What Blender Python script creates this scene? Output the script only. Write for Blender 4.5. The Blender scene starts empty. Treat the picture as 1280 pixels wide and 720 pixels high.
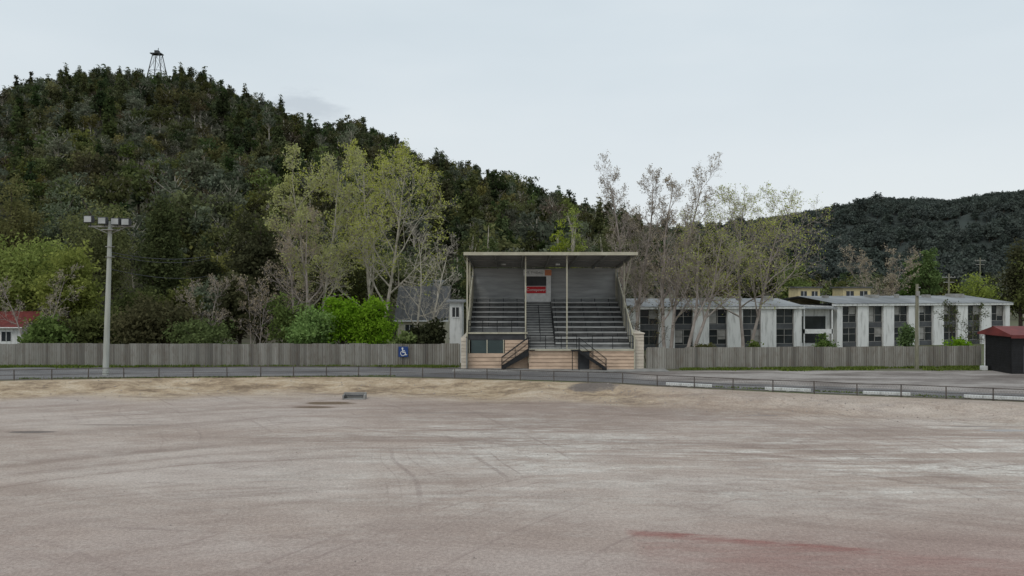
import bpy, math, random
import numpy as np
from mathutils import Vector, Matrix, noise as mnoise

scene = bpy.context.scene
CAMH = 6.8
F = 900.0
def bx(px, d): return (px-640.0)/F*d
def bz(py, d): return CAMH+(360.0-py)*d/F

# ------------------------------------------------------------------ materials
def new_mat(name):
    m = bpy.data.materials.new(name); m.use_nodes = True
    nt = m.node_tree; nt.nodes.clear()
    out = nt.nodes.new('ShaderNodeOutputMaterial')
    return m, nt, out
def principled(nt, out, rough=0.8, metal=0.0, spec=0.3):
    b = nt.nodes.new('ShaderNodeBsdfPrincipled')
    b.inputs['Roughness'].default_value = rough
    b.inputs['Metallic'].default_value = metal
    b.inputs['Specular IOR Level'].default_value = spec
    nt.links.new(b.outputs[0], out.inputs[0]); return b
def noise_node(nt, vec, scale, detail=4, rough=0.55):
    n = nt.nodes.new('ShaderNodeTexNoise'); n.inputs['Scale'].default_value = scale
    n.inputs['Detail'].default_value = detail; n.inputs['Roughness'].default_value = rough
    nt.links.new(vec, n.inputs['Vector']); return n.outputs['Fac']
def mapping(nt, scale=(1,1,1), rot=(0,0,0), src='Object'):
    tc = nt.nodes.new('ShaderNodeTexCoord'); mp = nt.nodes.new('ShaderNodeMapping')
    mp.inputs['Scale'].default_value = scale; mp.inputs['Rotation'].default_value = rot
    nt.links.new(tc.outputs[src], mp.inputs['Vector']); return mp.outputs[0]
def ramp(nt, fac, stops):
    r = nt.nodes.new('ShaderNodeValToRGB')
    el = r.color_ramp.elements
    while len(el) < len(stops): el.new(0.5)
    for e, (p, c) in zip(el, stops):
        e.position = p; e.color = (c[0], c[1], c[2], 1) if hasattr(c, '__len__') else (c, c, c, 1)
    nt.links.new(fac, r.inputs[0]); return r.outputs[0]
def mixc(nt, fac, a, b, mode='MIX'):
    m = nt.nodes.new('ShaderNodeMix'); m.data_type = 'RGBA'; m.blend_type = mode
    for sock, v in ((m.inputs[0], fac), (m.inputs[6], a), (m.inputs[7], b)):
        if isinstance(v, (int, float)): sock.default_value = v
        elif isinstance(v, tuple): sock.default_value = (v[0], v[1], v[2], 1)
        else: nt.links.new(v, sock)
    return m.outputs[2]
def mathn(nt, op, a, b=None, clamp=False):
    m = nt.nodes.new('ShaderNodeMath'); m.operation = op; m.use_clamp = clamp
    for sock, v in ((m.inputs[0], a), (m.inputs[1], b)):
        if v is None: continue
        if isinstance(v, (int, float)): sock.default_value = v
        else: nt.links.new(v, sock)
    return m.outputs[0]
def sstep(nt, x, a, b):
    m = nt.nodes.new('ShaderNodeMapRange'); m.interpolation_type = 'SMOOTHSTEP'
    nt.links.new(x, m.inputs[0]); m.inputs[1].default_value = a; m.inputs[2].default_value = b
    return m.outputs[0]
def bump(nt, h, strength, dist, b):
    n = nt.nodes.new('ShaderNodeBump'); n.inputs['Strength'].default_value = strength
    n.inputs['Distance'].default_value = dist
    nt.links.new(h, n.inputs['Height']); nt.links.new(n.outputs[0], b.inputs['Normal'])
def mat(name, c1, c2=None, scale=2.0, rough=0.8, metal=0.0, spec=0.3, stretch=(1,1,1), bmp=0.0, lo=0.35, hi=0.65):
    m, nt, out = new_mat(name); b = principled(nt, out, rough, metal, spec)
    if c2 is None: c2 = tuple(x*0.8 for x in c1)
    v = mapping(nt, stretch)
    n = noise_node(nt, v, scale, 6, 0.6)
    c = ramp(nt, n, [(lo, c2), (hi, c1)])
    nt.links.new(c, b.inputs['Base Color'])
    if bmp: bump(nt, n, bmp, 0.05, b)
    return m
def foliage_mat(name, dark, light, trans=0.25, vary=0.35):
    m, nt, out = new_mat(name)
    a = nt.nodes.new('ShaderNodeAttribute'); a.attribute_name = 'shade'
    c = ramp(nt, a.outputs['Fac'], [(0.0, dark), (1.0, light)])
    oi = nt.nodes.new('ShaderNodeObjectInfo')
    hs = nt.nodes.new('ShaderNodeHueSaturation')
    nt.links.new(c, hs.inputs['Color'])
    val = nt.nodes.new('ShaderNodeMapRange'); nt.links.new(oi.outputs['Random'], val.inputs[0])
    val.inputs[3].default_value = 1-vary; val.inputs[4].default_value = 1+vary
    nt.links.new(val.outputs[0], hs.inputs['Value'])
    r2 = mathn(nt, 'FRACT', mathn(nt, 'MULTIPLY', oi.outputs['Random'], 17.31))
    hv = nt.nodes.new('ShaderNodeMapRange'); nt.links.new(r2, hv.inputs[0])
    hv.inputs[3].default_value = 0.5-0.05*vary/0.35; hv.inputs[4].default_value = 0.5+0.03*vary/0.35
    nt.links.new(hv.outputs[0], hs.inputs['Hue'])
    r3 = mathn(nt, 'FRACT', mathn(nt, 'MULTIPLY', oi.outputs['Random'], 41.7))
    sv = nt.nodes.new('ShaderNodeMapRange'); nt.links.new(r3, sv.inputs[0])
    sv.inputs[3].default_value = 0.75; sv.inputs[4].default_value = 1.08
    nt.links.new(sv.outputs[0], hs.inputs['Saturation'])
    d = nt.nodes.new('ShaderNodeBsdfDiffuse'); t = nt.nodes.new('ShaderNodeBsdfTranslucent')
    nt.links.new(hs.outputs[0], d.inputs[0]); nt.links.new(hs.outputs[0], t.inputs[0])
    mx = nt.nodes.new('ShaderNodeMixShader'); mx.inputs[0].default_value = trans
    nt.links.new(d.outputs[0], mx.inputs[1]); nt.links.new(t.outputs[0], mx.inputs[2])
    nt.links.new(mx.outputs[0], out.inputs[0]); return m

# ------------------------------------------------------------------ mesh builder
class MB:
    def __init__(s): s.v=[]; s.f=[]; s.m=[]
    def face(s, pts, m=0):
        o=len(s.v); s.v += [tuple(p) for p in pts]; s.f.append(tuple(range(o,o+len(pts)))); s.m.append(m)
    def box(s, x0,x1,y0,y1,z0,z1,m=0):
        o=len(s.v)
        s.v += [(x0,y0,z0),(x1,y0,z0),(x1,y1,z0),(x0,y1,z0),(x0,y0,z1),(x1,y0,z1),(x1,y1,z1),(x0,y1,z1)]
        for f in ((3,2,1,0),(4,5,6,7),(0,1,5,4),(1,2,6,5),(2,3,7,6),(3,0,4,7)):
            s.f.append(tuple(o+i for i in f)); s.m.append(m)
    def prism(s, prof, x0, x1, m=0):      # profile in (y,z), extruded in x
        n=len(prof); o=len(s.v)
        s.v += [(x0,y,z) for y,z in prof]+[(x1,y,z) for y,z in prof]
        s.f.append(tuple(o+i for i in range(n))); s.m.append(m)
        s.f.append(tuple(o+n+i for i in reversed(range(n)))); s.m.append(m)
        for i in range(n):
            j=(i+1)%n; s.f.append((o+i,o+n+i,o+n+j,o+j)); s.m.append(m)
    def chain(s, pts, rad, n=6, m=0, cap=False):
        o=len(s.v)
        for i,p in enumerate(pts):
            p=Vector(p)
            d = (Vector(pts[min(i+1,len(pts)-1)])-Vector(pts[max(i-1,0)]))
            if d.length<1e-9: d=Vector((0,0,1))
            d.normalize()
            a = Vector((1,0,0)) if abs(d.x)<0.8 else Vector((0,1,0))
            u=d.cross(a).normalized(); w=d.cross(u)
            r=rad[i] if hasattr(rad,'__len__') else rad
            for k in range(n):
                t=2*math.pi*k/n; q=p+u*(math.cos(t)*r)+w*(math.sin(t)*r); s.v.append((q.x,q.y,q.z))
        for i in range(len(pts)-1):
            for k in range(n):
                k2=(k+1)%n; s.f.append((o+i*n+k,o+i*n+k2,o+(i+1)*n+k2,o+(i+1)*n+k)); s.m.append(m)
        if cap:
            s.f.append(tuple(o+k for k in range(n))); s.m.append(m)
            e=o+(len(pts)-1)*n; s.f.append(tuple(e+k for k in reversed(range(n)))); s.m.append(m)
    def tube(s,a,b,r,r2=None,n=6,m=0): s.chain([a,b],[r,r if r2 is None else r2],n,m,True)
    def boards(s, x0,x1,y,z0,z1,m=0,h=0.2,lip=0.04):    # weatherboards facing -y
        k=max(1,round((z1-z0)/h)); h=(z1-z0)/k
        for i in range(k):
            a=z0+i*h; b=a+h
            s.face([(x0,y-lip,a),(x1,y-lip,a),(x1,y,b),(x0,y,b)],m)
            s.face([(x0,y,a),(x1,y,a),(x1,y-lip,a),(x0,y-lip,a)],m)
    def obj(s, name, mats, parent=None, loc=(0,0,0), rot=(0,0,0), smooth=False, bevel=0):
        me=bpy.data.meshes.new(name); me.from_pydata(s.v,[],s.f)
        for m in mats: me.materials.append(m)
        if len(mats)>1: me.polygons.foreach_set('material_index', s.m)
        if smooth: me.polygons.foreach_set('use_smooth',[True]*len(me.polygons))
        me.update()
        o=bpy.data.objects.new(name, me); scene.collection.objects.link(o)
        o.location=loc; o.rotation_euler=rot
        if parent: o.parent=parent
        if bevel:
            b=o.modifiers.new('bevel','BEVEL'); b.width=bevel; b.segments=2; b.limit_method='ANGLE'
        return o
def empty(name, loc=(0,0,0), rot=(0,0,0)):
    e=bpy.data.objects.new(name,None); e.location=loc; e.rotation_euler=rot; e.empty_display_size=0.5
    scene.collection.objects.link(e); return e

# ------------------------------------------------------------------ common mats
M_bark_pale = mat('bark_pale',(0.54,0.49,0.41),(0.30,0.27,0.22),1.5,0.9)
M_bark_pink = mat('bark_pinkgrey',(0.40,0.345,0.31),(0.26,0.22,0.195),1.5,0.9)
M_bark_dark = mat('bark_dark',(0.10,0.08,0.06),(0.05,0.04,0.03),2,0.9)
M_white = mat('white_paint_weathered',(0.72,0.72,0.70),(0.42,0.42,0.40),0.8,0.7,stretch=(3,3,0.5),lo=0.3,hi=0.5)
M_whitec = mat('white_paint',(0.78,0.78,0.77),(0.62,0.62,0.6),3,0.6)
M_cream = mat('cream_paint',(0.52,0.49,0.38),(0.40,0.37,0.28),1.5,0.7)
M_pinkcream = mat('weatherboard_cream',(0.62,0.455,0.33),(0.46,0.335,0.245),0.9,0.75,stretch=(1,1,3))
M_paleannex = mat('pale_annex_paint',(0.66,0.58,0.48),(0.50,0.44,0.36),0.9,0.75,stretch=(1,1,3))
M_galv = mat('galvanised_iron',(0.36,0.35,0.33),(0.24,0.23,0.21),1.2,0.6,0.2)
M_black = mat('black_steel',(0.02,0.02,0.022),(0.012,0.012,0.012),3,0.5)
M_darkgrey = mat('dark_grey_paint',(0.07,0.072,0.075),(0.04,0.04,0.042),1,0.7)
M_greywood = mat('grey_timber',(0.46,0.46,0.44),(0.28,0.28,0.27),1.2,0.8,stretch=(0.6,3,3))
M_greywood2 = mat('grey_timber_dark',(0.18,0.18,0.175),(0.11,0.11,0.108),1.5,0.85)
M_concrete = mat('concrete',(0.34,0.33,0.31),(0.22,0.21,0.2),1.2,0.85,bmp=0.2)
M_red = mat('red_paint',(0.60,0.02,0.03),(0.50,0.015,0.02),3,0.5)
M_redroof = mat('red_iron_roof',(0.20,0.045,0.04),(0.12,0.03,0.028),1,0.6)
M_orange = mat('orange_paint',(0.65,0.25,0.12),(0.55,0.2,0.1),5,0.5)
M_blue = mat('blue_sign',(0.02,0.06,0.22),(0.018,0.05,0.18),5,0.4)
M_yellow = mat('yellow_render',(0.60,0.50,0.28),(0.47,0.40,0.24),1,0.8)
M_greyroof = mat('grey_iron_roof',(0.30,0.31,0.315),(0.19,0.195,0.20),0.5,0.55,0.1,stretch=(1,0.3,1))
M_darkroof = mat('dark_iron_roof',(0.12,0.12,0.12),(0.06,0.06,0.06),0.6,0.7,stretch=(4,0.5,0.5))
M_polewood = mat('pole_timber',(0.26,0.24,0.18),(0.15,0.15,0.10),2,0.9,stretch=(4,4,0.5))
M_polesteel = mat('pole_concrete',(0.46,0.47,0.43),(0.34,0.35,0.31),1,0.7,stretch=(3,3,0.4))
def glass(name, col, r=0.12):
    m,nt,out=new_mat(name); b=principled(nt,out,r,0,0.6)
    v=mapping(nt,(0.4,0.4,0.4)); n=noise_node(nt,v,1.3,2)
    nt.links.new(ramp(nt,n,[(0.35,tuple(c*0.5 for c in col)),(0.7,col)]),b.inputs['Base Color']); return m
M_glass = glass('window_glass',(0.03,0.036,0.042))
M_teal = glass('teal_window',(0.06,0.10,0.10),0.3)
M_lens = glass('lamp_lens',(0.75,0.76,0.75),0.2)

# ------------------------------------------------------------------ oval boundary
ctrl=[(-58,46.5),(-37.8,52.6),(-20.8,54.9),(-8.5,54.6),(5.7,51.6),(10.3,49.6),(20.3,45.9),(30.6,42.8),(44,37),(59,23),(66,0),(60,-30),(40,-55),(0,-70),(-45,-60),(-80,-30),(-88,0),(-78,28)]
def catmull(c, per=14):
    n=len(c); out=[]
    for i in range(n):
        p0,p1,p2,p3=[Vector(c[(i+k-1)%n]) for k in range(4)]
        for j in range(per):
            t=j/per
            out.append(0.5*((2*p1)+(-p0+p2)*t+(2*p0-5*p1+4*p2-p3)*t*t+(-p0+3*p1-3*p2+p3)*t**3))
    return out
bnd=catmull(ctrl)
NB=len(bnd); C=Vector((-10,-8))
def ss(x,a,b):
    t=max(0,min(1,(x-a)/(b-a))); return t*t*(3-2*t)
OVZ=-0.55
PILE=Vector(((742-640)/F*50.0,50.0))
def ovz(p, dist):
    edge=mnoise.noise(Vector((p.x*0.12,p.y*0.1,5)))*1.3
    k=ss(dist+edge*min(1,dist),0.8,4.2)
    env=math.sin(math.pi*min(1,max(0,(dist-0.3)/6))) if dist<6.3 else 0
    nz=(mnoise.noise(Vector((p.x*0.3,p.y*0.5,0)))*0.24+mnoise.noise(Vector((p.x*1.1,p.y*1.4,2)))*0.12)*env
    g=math.exp(-(((p.x-PILE.x)/1.5)**2+((p.y-PILE.y)/0.8)**2))*0.30
    return OVZ*k+max(-0.15,nz)+g
# gravel oval
m,nt,out=new_mat('gravel'); b=principled(nt,out,0.95,0,0.15)
v=mapping(nt)
sp=nt.nodes.new('ShaderNodeSeparateXYZ'); nt.links.new(v,sp.inputs[0]); X_,Y_=sp.outputs[0],sp.outputs[1]
big=noise_node(nt,mapping(nt,(0.045,0.13,1),(0,0,0.05)),1.0,5,0.6)
col=ramp(nt,big,[(0.30,(0.31,0.24,0.20)),(0.46,(0.42,0.34,0.29)),(0.60,(0.50,0.425,0.375)),(0.75,(0.55,0.475,0.425))])
st=noise_node(nt,mapping(nt,(0.10,0.9,1),(0,0,-0.06)),1.0,8,0.72)
stm=ramp(nt,st,[(0.46,0.0),(0.60,1.0)])
zone=mathn(nt,'MULTIPLY',sstep(nt,Y_,21,28),mathn(nt,'SUBTRACT',1.0,sstep(nt,Y_,36,46)))
xz=mathn(nt,'ADD',mathn(nt,'MULTIPLY',sstep(nt,X_,-14,0),0.75),0.25)
patchy=ramp(nt,noise_node(nt,mapping(nt,(0.07,0.1,1)),1.0,3),[(0.36,0.25),(0.55,1.0)])
scr=ramp(nt,noise_node(nt,mapping(nt,(1.2,2.6,1),(0,0,-0.2)),1.0,7,0.8),[(0.40,0.15),(0.58,1.0)])
sm=mathn(nt,'MULTIPLY',mathn(nt,'MULTIPLY',mathn(nt,'MULTIPLY',stm,zone),mathn(nt,'MULTIPLY',patchy,scr)),mathn(nt,'MULTIPLY',xz,1.0))
def ringdist(cx,cy,sy,wob):
    vd=nt.nodes.new('ShaderNodeVectorMath'); vd.operation='DISTANCE'
    nt.links.new(mapping(nt,(1,sy,0)),vd.inputs[0]); vd.inputs[1].default_value=(cx,cy,0)
    wv=noise_node(nt,mapping(nt,(0.03,0.03,1)),1.0,3)
    rr=mathn(nt,'ADD',vd.outputs['Value'],mathn(nt,'MULTIPLY',wv,wob))
    cmb=nt.nodes.new('ShaderNodeCombineXYZ'); nt.links.new(rr,cmb.inputs[0]); return cmb.outputs[0]
ring=noise_node(nt,ringdist(-2,-8,1.15,14),0.55,5,0.65)
brk=ramp(nt,noise_node(nt,mapping(nt,(0.09,0.2,1)),1.0,6,0.7),[(0.36,0.2),(0.6,1.0)])
col=mixc(nt,mathn(nt,'MULTIPLY',mathn(nt,'MULTIPLY',ramp(nt,ring,[(0.36,1.0),(0.52,0.0)]),brk),0.72),col,(0.23,0.17,0.14))
col=mixc(nt,sm,col,(0.72,0.68,0.62))
for (cx,cy,sy,seedsc,stg) in ((-18,-22,1.0,(0.11,0.05,1),0.55),(30,6,1.3,(0.05,0.09,1),0.5),(-60,10,0.9,(0.08,0.06,1),0.5),(14,70,0.8,(0.06,0.05,1),0.4)):
    rg=noise_node(nt,ringdist(cx,cy,sy,9),3.2,2,0.5)
    pm=ramp(nt,noise_node(nt,mapping(nt,seedsc),1.0,4,0.7),[(0.47,0.0),(0.60,1.0)])
    col=mixc(nt,mathn(nt,'MULTIPLY',mathn(nt,'MULTIPLY',ramp(nt,rg,[(0.36,1.0),(0.44,0.0)]),pm),stg),col,(0.23,0.175,0.155))
tn=noise_node(nt,mapping(nt,(0.35,0.6,1)),1.0,7,0.75)
col=mixc(nt,mathn(nt,'MULTIPLY',ramp(nt,tn,[(0.42,0.0),(0.66,1.0)]),0.38),col,(0.25,0.195,0.17))
tl=noise_node(nt,mapping(nt,(0.5,1.1,1),(0,0,0.3)),1.0,7,0.78)
col=mixc(nt,mathn(nt,'MULTIPLY',ramp(nt,tl,[(0.50,0.0),(0.68,1.0)]),0.35),col,(0.62,0.56,0.50))
# warm sandy bank
at=nt.nodes.new('ShaderNodeAttribute'); at.attribute_name='bank'
warm=ramp(nt,noise_node(nt,mapping(nt,(0.35,0.8,1)),1.0,8,0.75),[(0.38,(0.19,0.135,0.085)),(0.50,(0.42,0.315,0.205)),(0.62,(0.55,0.45,0.33))])
col=mixc(nt,mathn(nt,'MULTIPLY',at.outputs['Fac'],0.9),col,warm)
col=mixc(nt,mathn(nt,'MULTIPLY',mathn(nt,'SUBTRACT',1.0,sstep(nt,Y_,16,28)),0.40),col,(0.36,0.275,0.25))
# red clay stain: a crisp line along the far edge and a faint wash nearer
jn=mathn(nt,'MULTIPLY',mathn(nt,'SUBTRACT',noise_node(nt,mapping(nt,(0.5,1.2,1)),1.0,6,0.75),0.5),0.9)
Yj=mathn(nt,'ADD',mathn(nt,'ADD',Y_,mathn(nt,'MULTIPLY',X_,0.26)),jn)
rn=ramp(nt,noise_node(nt,mapping(nt,(0.35,2.2,1)),1.0,7,0.75),[(0.38,0.15),(0.60,1.0)])
edge=mathn(nt,'MULTIPLY',sstep(nt,Yj,22.1,22.65),mathn(nt,'SUBTRACT',1.0,sstep(nt,Yj,22.75,23.0)))
efade=mathn(nt,'MULTIPLY',sstep(nt,X_,3.3,3.7),mathn(nt,'SUBTRACT',1.0,sstep(nt,X_,7.0,13)))
col=mixc(nt,mathn(nt,'MULTIPLY',mathn(nt,'MULTIPLY',edge,efade),mathn(nt,'MULTIPLY',rn,0.8)),col,(0.26,0.07,0.06))
wash=mathn(nt,'MULTIPLY',mathn(nt,'MULTIPLY',sstep(nt,X_,3.3,3.9),sstep(nt,Yj,19.0,21.6)),mathn(nt,'SUBTRACT',1.0,sstep(nt,Yj,22.6,23.2)))
col=mixc(nt,mathn(nt,'MULTIPLY',wash,mathn(nt,'MULTIPLY',rn,0.42)),col,(0.27,0.13,0.11))
lm=mathn(nt,'MULTIPLY',mathn(nt,'MULTIPLY',sstep(nt,X_,1.5,8.0),mathn(nt,'SUBTRACT',1.0,sstep(nt,Y_,18,24))),0.34)
col=mixc(nt,lm,col,(0.29,0.16,0.14))
# wet patches
wetsum=None
def gdist(py): return (CAMH-OVZ)*F/(py-360)
for (px,py,hw,hd,c_,st_) in ((412,504,1.5,0.55,(0.13,0.075,0.035),0.92),(392,509,1.3,0.35,(0.12,0.065,0.032),0.9),(38,540,1.2,0.28,(0.12,0.085,0.07),0.9),(955,519,0.9,0.18,(0.20,0.16,0.14),0.7),(1262,538,1.3,0.28,(0.34,0.32,0.31),0.8),(1215,533,1.3,0.14,(0.18,0.145,0.125),0.7),(742,488,1.7,1.0,(0.15,0.13,0.12),0.9),(150,531,2.6,0.22,(0.22,0.17,0.14),0.6),(560,516,3.4,0.25,(0.23,0.18,0.15),0.5)):
    d_=gdist(py) if py!=488 else 50.0; x_=(px-640)/F*d_
    dx=mathn(nt,'DIVIDE',mathn(nt,'SUBTRACT',X_,x_),hw); dy=mathn(nt,'DIVIDE',mathn(nt,'SUBTRACT',Y_,d_),hd)
    r2=mathn(nt,'ADD',mathn(nt,'MULTIPLY',dx,dx),mathn(nt,'MULTIPLY',dy,dy))
    nn=noise_node(nt,mapping(nt,(0.9,2.2,1)),1.0,5,0.7)
    r2=mathn(nt,'ADD',r2,mathn(nt,'MULTIPLY',mathn(nt,'SUBTRACT',nn,0.5),2.6))
    w_=mathn(nt,'MULTIPLY',mathn(nt,'SUBTRACT',1.0,sstep(nt,r2,0.6,1.5)),st_)
    col=mixc(nt,w_,col,c_)
    if py!=488: wetsum=w_ if wetsum is None else mathn(nt,'MAXIMUM',wetsum,w_)
f1=noise_node(nt,mapping(nt),9.0,3,0.8); f2=noise_node(nt,mapping(nt),38.0,2,0.8)
col=mixc(nt,0.6,col,ramp(nt,f1,[(0.3,0.6),(0.7,1.4)]),'MULTIPLY')
col=mixc(nt,0.6,col,ramp(nt,f2,[(0.3,0.55),(0.75,1.45)]),'MULTIPLY')
nt.links.new(col,b.inputs['Base Color'])
nt.links.new(mathn(nt,'SUBTRACT',0.95,mathn(nt,'MULTIPLY',wetsum,0.6)),b.inputs['Roughness'])
nt.links.new(mathn(nt,'ADD',0.15,mathn(nt,'MULTIPLY',wetsum,0.2)),b.inputs['Specular IOR Level'])
hh=mathn(nt,'ADD',mathn(nt,'MULTIPLY',f1,0.8),mathn(nt,'MULTIPLY',noise_node(nt,mapping(nt),2.0,4),1.6))
hh=mathn(nt,'MULTIPLY',hh,mathn(nt,'SUBTRACT',1.0,mathn(nt,'MULTIPLY',wetsum,0.9)))
bump(nt,hh,0.5,0.05,b)
M_gravel=m
fr=[1-0.0035*i for i in range(36)]+[.86,.83,.8,.7,.6,.5,.4,.3,.2,.1]
bf=[]
for i in range(NB):
    a=bnd[i];b2=bnd[(i+1)%NB]; k=4 if a.y>25 else 1
    for j in range(k): bf.append(a.lerp(b2,j/k))
NF=len(bf)
mb=MB(); bank=[]
for s in fr:
    for p in bf:
        q=C+(p-C)*s; dist=(1-s)*(p-C).length
        mb.v.append((q.x,q.y,ovz(q,dist) if s<1 else 0))
        bank.append((1-ss(dist+3*mnoise.noise(Vector((q.x*.15,q.y*.15,3))),3.0,8.5))*(1 if q.y>0 else 0.5)*(1-0.75*ss(q.x,4,14)))
for i in range(len(fr)-1):
    for k in range(NF):
        k2=(k+1)%NF; mb.f.append((i*NF+k,i*NF+k2,(i+1)*NF+k2,(i+1)*NF+k)); mb.m.append(0)
mb.v.append((C.x,C.y,OVZ)); bank.append(0); ci=len(mb.v)-1
for k in range(NF): mb.f.append(((len(fr)-1)*NF+k,(len(fr)-1)*NF+(k+1)%NF,ci)); mb.m.append(0)
o=mb.obj('gravel_oval',[M_gravel],smooth=True)
a=o.data.attributes.new('bank','FLOAT','POINT'); a.data.foreach_set('value',bank)

# surrounding ground, falling away a little behind the boundary fence
LOW=-1.35
def gz(y): return LOW*ss(y,64.5,76)
M_ground=mat('ground_grass_dirt',(0.10,0.12,0.05),(0.13,0.11,0.08),0.15,0.95,bmp=0.3)
mb=MB(); fr=[1,1.01,1.04,1.08,1.12,1.16,1.2,1.24,1.28,1.32,1.38,1.46,1.6,2,4,10,30,70]
for s in fr:
    for p in bf:
        q=C+(p-C)*s; mb.v.append((q.x,q.y,gz(q.y)))
for i in range(len(fr)-1):
    for k in range(NF):
        k2=(k+1)%NF; mb.f.append((i*NF+k,(i+1)*NF+k,(i+1)*NF+k2,i*NF+k2)); mb.m.append(0)
mb.obj('ground',[M_ground])

# asphalt road / car park
def fence_y(x):
    if x<0: return 62.8
    return 60.0+(x-11.2)/(40.9-11.2)*2.4
top=[p for p in bf if p.y>20]
top.sort(key=lambda p:p.x)
m,nt,out=new_mat('asphalt'); b=principled(nt,out,0.9,0,0.25)
v=mapping(nt); sp=nt.nodes.new('ShaderNodeSeparateXYZ'); nt.links.new(v,sp.inputs[0])
n1=noise_node(nt,mapping(nt,(0.12,0.35,1)),1.0,7,0.7)
c1=ramp(nt,n1,[(0.38,(0.115,0.11,0.11)),(0.62,(0.22,0.21,0.205))])
c2=ramp(nt,n1,[(0.40,(0.16,0.135,0.12)),(0.50,(0.26,0.23,0.21)),(0.60,(0.37,0.335,0.31))])
line=mathn(nt,'ADD',sp.outputs[1],mathn(nt,'ADD',mathn(nt,'MULTIPLY',sp.outputs[0],0.32),mathn(nt,'MULTIPLY',n1,1.2)))
pk=mathn(nt,'MULTIPLY',sstep(nt,line,56.6,57.6),sstep(nt,sp.outputs[0],8,11))
c=mixc(nt,pk,c1,c2)
c=mixc(nt,0.6,c,ramp(nt,noise_node(nt,mapping(nt),6,4,0.8),[(0.3,0.6),(0.7,1.3)]),'MULTIPLY')
nt.links.new(c,b.inputs['Base Color']); bump(nt,noise_node(nt,mapping(nt),12,3,0.8),0.3,0.02,b)
mb=MB(); prev=None
for i,p in enumerate(top):
    if p.x<-78 or p.x>58: continue
    n=(p-C).normalized(); q=p+n*0.7
    yo=max(q.y+1, fence_y(p.x)-0.9 if p.x<0 else 59.2)
    rowv=[(q.x+(p.x-q.x)*t, q.y+(yo-q.y)*t, 0.004) for t in (0,.33,.66,1)]
    if prev:
        for j in range(3): mb.face([prev[j],rowv[j],rowv[j+1],prev[j+1]])
    prev=rowv
mb.obj('asphalt_road',[m])

# ------------------------------------------------------------------ rail fence around oval
mb=MB()
pts=[bnd[k%NB] for k in range(NB+1)]
def resample(pts, step):
    out=[pts[0]]; acc=0
    for a,b_ in zip(pts[:-1],pts[1:]):
        l=(b_-a).length; t=step-acc
        while t<=l: out.append(a+(b_-a)*(t/l)); t+=step
        acc=(acc+l)%step
    return out
rp=resample(pts,2.5)
random.seed(4)
H=0.78
tops=[]
for p in rp:
    dz=random.uniform(-.03,.03); dx=random.uniform(-.03,.03)
    mb.tube((p.x,p.y,-0.05),(p.x+dx,p.y,H+0.03+dz),0.036,n=6)
    tops.append((p.x+dx,p.y,H+dz))
mb.chain(tops+[tops[0]],0.027,5)
mb.chain([(p[0],p[1],p[2]-0.40) for p in tops]+[tops[0]],0.014,4)
mb.chain([(p[0],p[1],0.08) for p in tops],0.012,4)
for i in range(len(tops)-1):
    a,b_=Vector(tops[i]),Vector(tops[i+1])
    if a.y<25: continue
    n=16
    for k in range(n):
        p=a.lerp(b_,k/n); q=a.lerp(b_,min(1,(k+2)/n)); r_=a.lerp(b_,max(0,(k-2)/n))
        mb.chain([(p.x,p.y,p.z),(q.x,q.y,0.06)],0.003,3); mb.chain([(p.x,p.y,p.z),(r_.x,r_.y,0.06)],0.003,3)
mb.obj('pipe_rail_fence',[mat('rusty_pipe',(0.12,0.10,0.085),(0.06,0.05,0.045),3,0.7)])

def on_bnd(px):
    for i in range(NB):
        a=bnd[i];b_=bnd[(i+1)%NB]
        if a.y<20: continue
        u=(px-640)/F
        fa=a.x-u*a.y; fb=b_.x-u*b_.y
        if fa*fb<=0 and a.y>0:
            t=fa/(fa-fb) if fa!=fb else 0
            return a+(b_-a)*t
for (l,r) in ((831,889),(956,1014),(1081,1141),(1208,1300)):
    a=on_bnd(l); b_=on_bnd(r); n=Vector((-(b_-a).y,(b_-a).x)).normalized()
    if n.y<0: n=-n
    a=a+n*0.55;b_=b_+n*0.55; ln=(b_-a).length; ang=math.atan2((b_-a).y,(b_-a).x)
    mb=MB(); mb.box(0,ln,-0.09,0.09,0.05,0.24)
    for t in (0.12,0.5,0.88): mb.box(ln*t-0.1,ln*t+0.1,-0.07,0.07,0.0,0.052)
    mb.obj('white_parking_barrier',[M_white],loc=(a.x,a.y,0.005),rot=(0,0,ang),bevel=0.02)

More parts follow.
